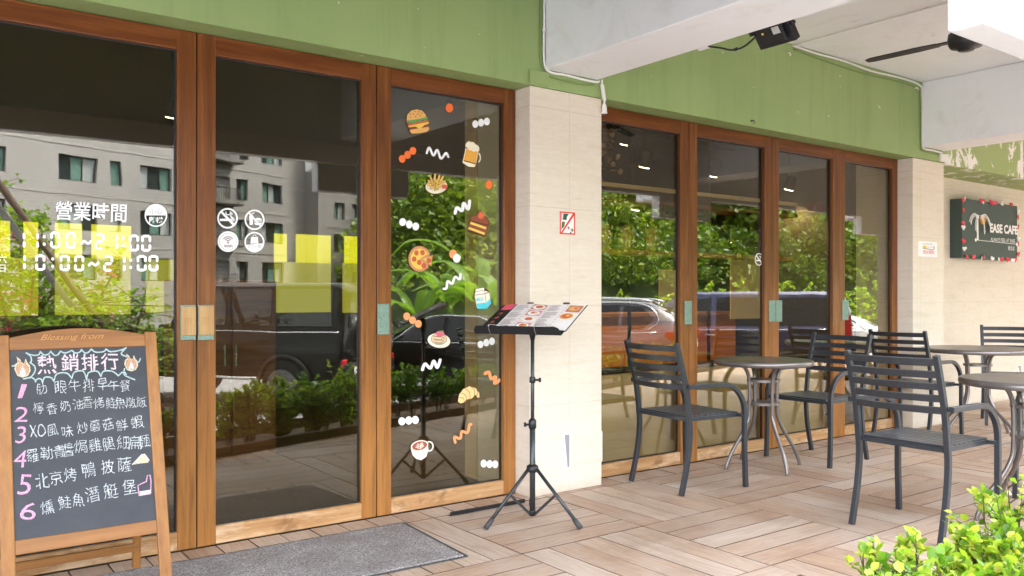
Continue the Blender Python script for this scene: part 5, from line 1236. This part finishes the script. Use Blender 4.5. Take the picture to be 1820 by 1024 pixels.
SUV = dict(L=4.6, w=1.84, z0=.32, r=.35, ax=(.9, 3.65), tail=(.98, 1.14, .36), mirror=1.6, trim=(1.6, 4.1), handles=(2.4, 3.3), rail=(2.0, 4.0), py=0, pz=.9,
    st=[(0, .62, .63, .78, .70), (.1, .88, .90, .90, .82), (1.1, 1.02, 1.05, .98, .86), (1.5, 1.06, 1.12, 1, .84), (2.1, 1.08, 1.60, 1, .72), (2.6, 1.09, 1.68, 1, .71), (3.9, 1.12, 1.64, 1, .70), (4.3, 1.13, 1.46, .98, .70), (4.52, 1.10, 1.2, .95, .74), (4.6, .95, 1.0, .92, .76)],
    win=[[(1.75, .12), (2.6, .1), (2.6, .88), (2.15, .86)], [(2.68, .1), (3.4, .1), (3.4, .88), (2.68, .88)], [(3.48, .1), (3.85, .15), (4.05, .5), (3.8, .86), (3.48, .88)]], arch=[(1.7, .1), (2.1, .92), (3.0, .94), (3.85, .92), (4.12, .5), (3.95, .08)],
    front=[(1.5, 1.16, .78, 1), (1.5, 1.16, .78, -1), (2.08, 1.58, .64, -1), (2.08, 1.58, .64, 1)], rear=[(4.5, 1.22, .70, 1), (4.5, 1.22, .70, -1), (4.22, 1.54, .62, -1), (4.22, 1.54, .62, 1)])
VAN = dict(L=4.9, w=1.9, z0=.34, r=.34, ax=(.9, 3.8), tail=(1.0, 1.4, .1), mirror=1.3, trim=(1.4, 4.6), handles=(2.3, 3.0), py=0, pz=.85,
    st=[(0, .70, .72, .80, .74), (.1, .95, 1.0, .92, .84), (.8, 1.05, 1.14, .98, .86), (1.5, 1.08, 1.70, 1, .76), (2.0, 1.10, 1.84, 1, .74), (4.5, 1.12, 1.84, 1, .73), (4.8, 1.12, 1.72, .98, .73), (4.9, 1.0, 1.5, .95, .74)],
    win=[[(1.5, .1), (2.3, .1), (2.3, .85), (1.75, .82)], [(2.4, .1), (3.5, .1), (3.5, .85), (2.4, .85)], [(3.6, .1), (4.5, .1), (4.45, .85), (3.6, .85)]],
    front=[(.85, 1.18, .80, 1), (.85, 1.18, .80, -1), (1.5, 1.68, .66, -1), (1.5, 1.68, .66, 1)], rear=[(4.88, 1.2, .72, 1), (4.88, 1.2, .72, -1), (4.80, 1.68, .66, -1), (4.80, 1.68, .66, 1)])
HB = Vector((-.60, -.80, 0)).normalized()
def place(u, dpt, off, hd=None): # off: distance of the reference axle behind the middle of the car
    p = mir(u, dpt, ROAD); return p + (hd or HD) * off - Vector(((hd or HD).y, -(hd or HD).x, 0)) * .92
car('offroad_car', 'boxy black off-road car mirrored in the middle glass door', place(508, 12.6, 1.40, HB), HB, BOX, M['car_black'])
car('saloon_car', 'black saloon car mirrored in the food sticker door behind the hedge', place(880, 14.0, 1.32), HD, SED, M['car_black'])
car('estate_car', 'dark grey crossover car mirrored in the first door right of the pillar', place(1125, 14.6, 1.35), HD, SUV, M['car_grey'])
car('family_van', 'dark blue van mirrored in the door behind the small round table', place(1300, 16.5, .2), HD, VAN, M['car_blue'])
car('saloon_car', 'white saloon car mirrored in the third right door, farthest in the row', place(1465, 19.0, .6), HD, SED, M['car_white'])

# apartment block
dA = Vector((.94, -.343, 0)); A0 = mir(370, 58, ROAD)
def apt_s(u):
    r = ray(u, 527); r = Vector((r.x, -r.y, 0)); o = Vector((0, -CAMY, 0))
    # solve o + k r = A0 + s dA
    q = A0 - o; det = r.x * (-dA.y) + dA.x * r.y
    return (r.x * q.y - r.y * q.x) / det
ang = math.atan2(dA.y, dA.x)
ap = thing('apartment_building', 'grey tiled apartment block mirrored in the left glass doors', 'building', (A0.x, A0.y, ROAD), ang)
# local: x along the face, +y is towards the street (the cafe)
FH = 2.95
def facade(x0, x1, y, wins, nfl, name, zbase=1.55, hz=1.5):
    """wall skin with real openings: wins = list of (xa, xb) repeated on every storey"""
    t = MB(); xs = sorted({x0, x1} | {v for w_ in wins for v in w_}); zs = [-1.0]; rows_ = []
    for k in range(nfl):
        za = zbase + FH * k + (4.3 - 1.5 - 1.55); rows_.append((za, za + hz)); zs += [za, za + hz]
    zs.append(zs[-1] + 1.6)
    for i in range(len(xs) - 1):
        for j in range(len(zs) - 1):
            xm, zm = (xs[i] + xs[i + 1]) / 2, (zs[j] + zs[j + 1]) / 2
            if any(a < xm < b for a, b in wins) and any(a < zm < b for a, b in rows_): continue
            t.add([(xs[i], y, zs[j]), (xs[i + 1], y, zs[j]), (xs[i + 1], y, zs[j + 1]), (xs[i], y, zs[j + 1])], [(3, 2, 1, 0)])
    for a, b in wins:
        for za, zb in rows_:
            t.add([(a, y, za), (b, y, za), (b, y, zb), (a, y, zb), (a, y - .3, za), (b, y - .3, za), (b, y - .3, zb), (a, y - .3, zb)], [(0, 1, 5, 4), (1, 2, 6, 5), (2, 3, 7, 6), (3, 0, 4, 7)])
    for k in range(nfl): 
        t.box(x0, x1, y - .02, y + .03, rows_[k][0] - .85, rows_[k][0] - .78, 1)
    o = t.build(name, [M['apt'], M['apt_band']], ap); return rows_
def window(x0, x1, z0, z1, y, style):
    t = MB(); w_ = x1 - x0; h_ = z1 - z0
    t.box(0, w_, -.03, .0, 0, h_, 1)
    for a, b, c, e in ((0, w_, 0, .06), (0, w_, h_ - .06, h_), (0, .06, .06, h_ - .06), (w_ - .06, w_, .06, h_ - .06)): t.box(a, b, .001, .05, c, e, 0)
    n = 3 if w_ > 1.8 else (2 if w_ > 1 else 1)
    for k in range(1, n): x = w_ * k / n; t.box(x - .03, x + .03, .002, .05, .06, h_ - .06, 0)
    for k in range(n):
        a, b = w_ * k / n + .05, w_ * (k + 1) / n - .05
        mi = (2, 3, 1)[(style + k) % 3]
        if mi != 1: t.add([(a, .004, .07), (b, .004, .07), (b, .004, h_ - .07), (a, .004, h_ - .07)], [(3, 2, 1, 0)], mi)
    return t.build('window', [M['win_frame'], M['win_glass'], M['curtain'], M['blind']], ap, (x0, y - .25, z0))
def sx(*us): return [(apt_s(a), apt_s(b)) for a, b in us]
w1 = sx((-60, 10), (104, 174), (196, 216), (249, 304), (421, 442), (466, 503))
wb_ = sx((376, 410),)
xe = apt_s(514); xs0 = apt_s(-200)
rws = facade(xs0, xe, 0, sorted(w1 + wb_), 6, 'front_wall')
for k, (za, zb) in enumerate(rws):
    for j, (a, b) in enumerate(w1): window(a, b, za, zb, 0, k * 2 + j)
    a, b = wb_[0]; t = MB()
    t.box(a - .3, b + .3, .0, 1.1, za - .55, za - .45, 0)
    for q in np.linspace(a - .28, b + .28, 14): t.tube([(q, 1.07, za - .45), (q, 1.07, za + .55)], .025, 4)
    t.tube([(a - .3, 1.07, za + .55), (b + .3, 1.07, za + .55)], .03, 4); t.build('balcony', [M['win_frame']], ap)
    window(a, b, za - .3, zb, -.6, k)
# set back second wing
y2 = -5.0
xe2 = xe + 26
t = MB(); t.box(xs0, xe - .05, -9, -.32, -1, 19.2, 0); t.build('rear_block', M['apt'], ap)
t = MB(); t.add([(xe, 0, -1), (xe, y2, -1), (xe, y2, 20.1), (xe, 0, 20.1)], [(0, 1, 2, 3)]); fixn(t.build('return_wall', M['apt'], ap))
A0b = A0 + Vector((dA.y, -dA.x, 0)) * 0
def apt_s2(u):
    n_ = Vector((-dA.y, dA.x, 0)); o = Vector((0, -CAMY, 0)); r = ray(u, 527); r = Vector((r.x, -r.y, 0)); q = A0 + n_ * y2 - o
    det = r.x * (-dA.y) + dA.x * r.y; return (r.x * q.y - r.y * q.x) / det
w2 = [(apt_s2(a), apt_s2(b)) for a, b in ((553, 578), (595, 613), (626, 642), (700, 708))]
xb2 = apt_s2(722)
rws2 = facade(xe, xb2, y2, [w_ for w_ in w2], 6, 'side_wing_wall')
for k, (za, zb) in enumerate(rws2):
    for j, (a, b) in enumerate(w2): window(a, b, za, zb, y2, k + j)
t = MB(); t.box(xe + .05, xb2, -12, y2 - .32, -1, 19.2); t.build('side_wing', M['apt'], ap)
t = MB(); t.box(apt_s2(545), apt_s2(548) + .8, y2, y2 + 1.4, -1, 20.0); t.build('wall_pier', M['apt'], ap)

# hillside with forest
HN = 60
def hz(x, y):
    q = x / (4.1 - y); k = min(1, max(0, (q - .50) / .13)); k = k * k * (3 - 2 * k)
    r_ = max(0, -y - 15) * k
    return ROAD - .02 + 30 * (1 - math.exp(-r_ / 30)) * (.8 + .2 * math.sin(x * .09 + y * .05))
t = MB(); xs = np.linspace(6, 120, HN); ys = np.linspace(-13, -110, HN); vsx = [(x, y, hz(x, y) - .0 + (random.uniform(-.4, .4) if hz(x, y) > 1 else 0)) for y in ys for x in xs]
t.add(vsx, [(j * HN + i, (j + 1) * HN + i, (j + 1) * HN + i + 1, j * HN + i + 1) for j in range(HN - 1) for i in range(HN - 1)], 0, True); tag(fixn(t.build('hill', M['hill'])), kind='structure')
P = []; D = []; SZs = []
cnt = 0
while cnt < 420:
    u = random.uniform(700, 1750); dpt = random.uniform(23, 62); c = mir(u, dpt)
    z = hz(c.x, c.y)
    if z < .3 or (u < 735 and dpt > 30): continue
    cnt += 1
    r_ = random.uniform(1.4, 3.0) * (.65 if dpt < 34 else 1.1); n = 640
    a = RNG.normal(size=(n, 3)); a /= np.linalg.norm(a, axis=1, keepdims=True); a[:, 2] = np.abs(a[:, 2]) * 1.0 - .15
    bump = 1 + .25 * np.sin(a[:, 0:1] * 5 + cnt) * np.cos(a[:, 1:2] * 5 + a[:, 2:3] * 4)
    rad = r_ * bump * RNG.uniform(.75, 1.05, (n, 1)); P.append(a * rad * np.array((1, 1, .95)) + np.array((c.x, c.y, z + r_ * .75))); D.append(a * .6 + RNG.normal(size=(n, 3)) * .6 + np.array((0, 0, -.2))); SZs.append(np.full(n, r_ * .125) * RNG.uniform(.6, 1.2, n))
fo = leaf_obj('forest', np.concatenate(P), np.concatenate(D), np.concatenate(SZs), M['leaf_forest'], None, LT4, roll=1.0); tag(fo, 'dense green forest covering the hillside, mirrored in the doors', 'forest', None, 'stuff')

def leafy_tree(name, label, loc, trunk, crown, nl, lsize, lm, flowers=0):
    t = thing(name, label, 'tree', loc); b = MB(); P = []; D = []
    h = trunk[-1]
    for i in range(7):
        a = random.uniform(0, 6.28); rr = crown[0] * random.uniform(.4, 1); e = Vector((math.cos(a) * rr, math.sin(a) * rr, random.uniform(crown[1], crown[2])))
        pth = smooth_path([(0, 0, -.1), (e.x * .12, e.y * .12, h * .6), (e.x * .5, e.y * .5, (h + e.z) / 2), e], 4); b.tube(pth, [.05 * (1 - .85 * k / (len(pth) - 1)) for k in range(len(pth))], 6)
        for k in range(16):
            q = pth[random.randrange(len(pth) // 2, len(pth))]; az = random.uniform(0, 6.28); ln = random.uniform(.3, .8); e2 = q + Vector((math.cos(az) * ln, math.sin(az) * ln, random.uniform(-.2, .6) * ln))
            b.tube([q, e2], [.012, .004], 4)
            for m_ in range(nl // 112):
                g = random.random(); c = q.lerp(e2, g); P.append(tuple(c + Vector((random.gauss(0, .07), random.gauss(0, .07), random.gauss(0, .07))))); D.append((random.uniform(-1, 1), random.uniform(-1, 1), random.uniform(-.6, .5)))
    b.build('trunk', M['stem'], t); P = np.array(P); leaf_obj('crown', P, np.array(D), lsize * RNG.uniform(.7, 1.2, len(P)), lm, t)
    if flowers:
        F_ = []
        for i in range(flowers):
            c = P[RNG.integers(len(P))] + RNG.normal(size=3) * .1; F_.append(c + RNG.normal(size=(26, 3)) * .07)
        F_ = np.concatenate(F_); leaf_obj('blossom', F_, RNG.normal(size=(len(F_), 3)), np.full(len(F_), .06), M['petal'], t)
    return t
leafy_tree('flowering_tree', 'pink flowering street tree mirrored at the left edge of the first door', mir(40, 13.5, ROAD), (1.2,), (1.3, 1.2, 3.6), 2600, .11, M['leaf_tree'], 26)
leafy_tree('flowering_tree', 'pink flowering bush tree mirrored behind the opening hours lettering', mir(135, 14.5, ROAD), (.9,), (1.0, .9, 2.5), 2200, .10, M['leaf_tree'], 18)
leafy_tree('street_tree', 'leafy young tree mirrored between opening hours and the black off-road car', mir(225, 12.2, ROAD), (.6,), (.9, .6, 1.75), 1700, .09, M['leaf_tree'])
for (u0, u1, v0, v1, lab) in ((-20, 190, 300, 590, 'upper dark slanting steel pole mirrored in the first door'), (-30, 178, 330, 610, 'lower pale slanting steel pole mirrored in the first door')):
    dpt = 11.5; a = mir(u0, dpt); a.z = CAMH + (527 - v0) / FPX * dpt; b = mir(u1, dpt); b.z = CAMH + (527 - v1) / FPX * dpt
    dv = (b - a).normalized(); b = b + dv * ((b.z - ROAD) / max(-dv.z, .05)) * 1.0
    t = MB(); t.tube([a - dv * 1.0, b], .045, 14); t.tube([b - dv * .05, b], .08, 14); tag(t.build('steel_pole', M['planter_wood'] if 'upper' in lab else M['pole']), lab, 'pole')
def banana(label, loc, n, h):
    t = thing('banana_plant', label, 'plant', loc); b = MB(); b.tube([(0, 0, -.2), (.05, 0, h * .45), (.02, .03, h * .6)], [.13, .10, .06], 10); b.build('stem', M['leaf_tree'], t)
    for i in range(n):
        a = 2 * math.pi * i / n + random.uniform(-.3, .3); ln = h * random.uniform(.5, .75); up = random.uniform(.5, 1.4)
        pts = smooth_path([(.02, .03, h * .5), (math.cos(a) * ln * .35, math.sin(a) * ln * .35, h * .55 + ln * .42 * up), (math.cos(a) * ln * .75, math.sin(a) * ln * .75, h * .55 + ln * .5 * up), (math.cos(a) * ln, math.sin(a) * ln, h * .55 + ln * .3 * up)], 6)
        lf = MB(); k = len(pts); q = Vector((-math.sin(a), math.cos(a), 0)); vsx = []
        for j, p in enumerate(pts):
            f = j / (k - 1); w_ = .15 * h / 2.4 * (math.sin(math.pi * min(1, f * 1.02) ** .8) ** .6 if f > .12 else .06); w_ *= random.uniform(.75, 1.1)
            vsx += [p + q * w_ + Vector((0, 0, -.25 * w_)), p, p - q * w_ + Vector((0, 0, -.25 * w_))]
        lf.add(vsx, [f_ for j in range(k - 1) for f_ in ((3 * j, 3 * j + 1, 3 * j + 4, 3 * j + 3), (3 * j + 1, 3 * j + 2, 3 * j + 5, 3 * j + 4))], 0, True); lf.build('leaf', M['leaf_banana'], t)
    return t
for u, dpt, h, lab in ((745, 19, 2.3, 'banana plant mirrored left of the stand in the sticker door'), (800, 20, 2.6, 'banana plant mirrored above the saloon car roof, middle of its group'), (862, 18.5, 2.9, 'tall banana plant mirrored behind the milk carton sticker'), (895, 21, 2.6, 'banana plant mirrored close to the right edge of the sticker door')):
    p = mir(u, dpt); p.z = hz(p.x, p.y); banana(lab, p, 8, h)
for i, (u, dpt, h) in enumerate(((1095, 23, 1.6), (1150, 22, 1.8), (1215, 24, 2.0), (1280, 25, 2.2), (1340, 24, 2.0), (1400, 26, 2.2), (1445, 25, 1.8), (1520, 23, 2.0), (1560, 25, 2.4))):
    p = mir(u, dpt); p.z = hz(p.x, p.y)
    shrub('roadside_bush', ('light green bush mirrored on the slope behind the parked cars'), 'bush', p, h, 1.0, 2200, .11, M['leaf_front'] if i % 2 else M['leaf_tree'], 'bushes on the slope behind the cars', 7, .1)

# ------------------------------------------------------------------ things inside, seen faintly through the glass
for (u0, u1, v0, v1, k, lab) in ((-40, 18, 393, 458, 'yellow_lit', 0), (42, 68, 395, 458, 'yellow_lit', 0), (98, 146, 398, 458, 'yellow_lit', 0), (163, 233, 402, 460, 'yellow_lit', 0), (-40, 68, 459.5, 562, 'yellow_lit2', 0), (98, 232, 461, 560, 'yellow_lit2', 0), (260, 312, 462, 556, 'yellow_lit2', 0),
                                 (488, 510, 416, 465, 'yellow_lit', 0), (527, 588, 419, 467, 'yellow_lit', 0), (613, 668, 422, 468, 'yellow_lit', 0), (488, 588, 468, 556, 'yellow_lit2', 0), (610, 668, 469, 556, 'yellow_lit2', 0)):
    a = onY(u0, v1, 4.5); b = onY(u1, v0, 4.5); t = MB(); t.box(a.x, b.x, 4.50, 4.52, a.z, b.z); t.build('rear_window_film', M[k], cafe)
cb = thing('wall_cabinet', 'brown wooden cabinet inside, seen through the middle glass door', 'cabinet')
t = MB(); t.box(1.62, 2.30, 2.0, 2.5, 0, 1.32); t.build('carcass', M['shelf_wood'], cb, bevel=.006)
for i in range(2):
    t = MB(); t.box(1.64 + .33 * i, 1.955 + .33 * i, 1.98, 1.999, .06, 1.28); dd_ = t.build('cabinet_door', M['shelf_wood'], cb, bevel=.004); t = MB(); t.box(1.90 + .08 * i, 1.915 + .08 * i, 1.965, 1.98, .7, .85); t.build('cabinet_handle', M['steel'], dd_)
def spot(x, y, z, lab):
    t = thing('ceiling_spotlight', lab, 'spotlight', (x, y, z)); b = MB(); b.tube([(0, 0, .12), (0, 0, 2.9 - z)], .008, 8); b.build('drop_rod', M['track'], t)
    mt_ = Matrix.Rotation(R(18), 4, 'X'); b = MB(); b.lathe([(.02, .14), (.045, .13), (.05, .0), (.046, -.001)], n=20, mat=mt_); b.build('lamp_housing', M['track'], t)
    b = MB(); b.lathe([(.00005, -.006), (.043, -.006), (.044, -.002)], n=20, mat=mt_); b.build('lamp_lens', M['lamp'], t)
    ld = bpy.data.lights.new('spotlight_glow', 'SPOT'); lo = bpy.data.objects.new('spotlight_glow', ld); COL.objects.link(lo); lo.parent = t; lo.location = (0, 0, -.012); ld.energy = 7; ld.color = (1, .74, .42); ld.spot_size = R(115); ld.spot_blend = .6; ld.shadow_soft_size = .03
for u, v, z, lab in ((1112, 257, 2.42, 'lit spotlight inside, above the shelf in the first right door, leftmost'), (1145, 297, 2.3, 'lit spotlight inside, lower one in the first right door'), (1266, 313, 2.3, 'lit spotlight inside the second right door'), (1402, 337, 2.3, 'lit spotlight inside the third right door'), (306, 208, 2.45, 'lit spotlight inside the opening hours door near its frame'), (1128, 372, 2.05, 'lit spotlight inside the first right door just above the mugs')):
    q = onZ(u, v, z); spot(q.x, q.y, z, lab)
tr = MB(); tr.box(3.75, 7.5, 1.0, 1.03, 2.82, 2.86); tr.box(3.75, 7.5, 1.9, 1.93, 2.82, 2.86); tag(tr.build('lighting_track', M['track']), 'black lighting track on the dark ceiling inside the right doors', 'lighting track')
sh = thing('display_shelf', 'long wooden display shelf behind the right hand glass doors', 'shelf')
box_obj('header_board', 3.66, 6.45, .40, .62, 1.93, 2.02, M['soffit_board'], sh, .003); box_obj('header_trim', 3.66, 6.45, .385, .62, 1.90, 1.928, M['shelf_wood'], sh); box_obj('header_lip', 3.66, 6.45, .385, .399, 2.0, 2.03, M['tan'], sh)
box_obj('shelf_board', 3.66, 6.45, .42, .66, 1.52, 1.545, M['shelf_wood'], sh, .003); box_obj('shelf_lip', 3.66, 6.45, .405, .4195, 1.515, 1.55, M['orange_wood'], sh)
for x in (3.66, 4.66, 5.6, 6.43): box_obj('upright', x, x + .02, .67, .69, 0, 2.9, M['track'], sh)
for i, u in enumerate((1073, 1112, 1157)):
    q = onY(u, 440, .52); t = thing('beer_mug', ('amber glass mug on the shelf inside, by the pillar', 'amber glass mug on the shelf inside, middle of three', 'amber glass mug on the shelf inside, right of three')[i], 'mug', (q.x, .52, 1.546)); b = MB(); b.lathe([(.035, 0), (.04, .01), (.034, .05), (.04, .12), (.045, .19)], n=20); b.build('bowl', M['amber'], t); b = MB(); b.tube(smooth_path([(.042, 0, .05), (.08, 0, .07), (.08, 0, .13), (.042, 0, .15)], 4), .007, 8); b.build('handle', M['amber'], t)
for i, x in enumerate((4.9, 5.3, 5.85)):
    shrub('shelf_plant', ('trailing plant on the inside shelf, leftmost of three', 'trailing plant on the inside shelf, middle of three', 'trailing plant on the inside shelf, right of three')[i], 'plant', (x, .54, 1.60), .26, .16, 160, .09, M['leaf_hedge'], None, 5, .3)
for i, (x, w_, h_) in enumerate(((4.12, .28, .36), (5.05, .24, .42), (5.95, .5, .55))):
    t = MB(); t.box(x, x + w_, .72, .73, 1.0 if i else 1.1, (1.0 if i else 1.1) + h_); tag(t.build('picture_frame', M['tan'], bevel=.003), ('tan framed picture inside the first right door under the shelf', 'tan framed poster inside the second right door', 'wide tan panel inside the third right door')[i], 'picture')
bn_ = thing('booth_bench', 'tan upholstered bench back behind the lower right glass doors', 'bench')
t = MB(); t.box(3.68, 6.46, .13, .20, .0, .665); t.build('bench_back', M['tan'], bn_, bevel=.01); t = MB(); t.box(3.68, 6.46, .125, .26, .667, .70); t.build('top_ledge', M['soffit_board'], bn_, bevel=.004)
ct = thing('counter', 'orange wooden counter inside behind the right glass doors', 'counter')
box_obj('counter_front', 4.3, 7.3, 1.75, 1.8, 0, 1.0, M['orange_wood'], ct); box_obj('counter_top', 4.25, 7.35, 1.7, 2.2, 1.001, 1.04, M['shelf_wood'], ct, .004)
df = thing('dried_bouquet', 'dried flower bunch hanging inside the first right door by the pillar', 'dried flowers', (3.98, .30, 2.28)); FP = RNG.normal(size=(240, 3)) * np.array((.06, .05, .13)); leaf_obj('flower_heads', FP, RNG.normal(size=(240, 3)), np.full(240, .055), M['dried'], df); b = MB(); b.tube([(0, 0, -.1), (0, 0, .6)], .006, 6); b.build('stem', M['stem'], df)
rp = MB(); rp.tube(smooth_path([onY(*q, .9) for q in ((1557, 280), (1557, 340), (1553, 356), (1540, 360), (1532, 366), (1531, 374), (1520, 377), (1480, 371), (1440, 366))], 5), .05, 12); tag(rp.build('drain_pipe', M['pipe_red']), 'red brown drain pipe inside the last right door', 'pipe')
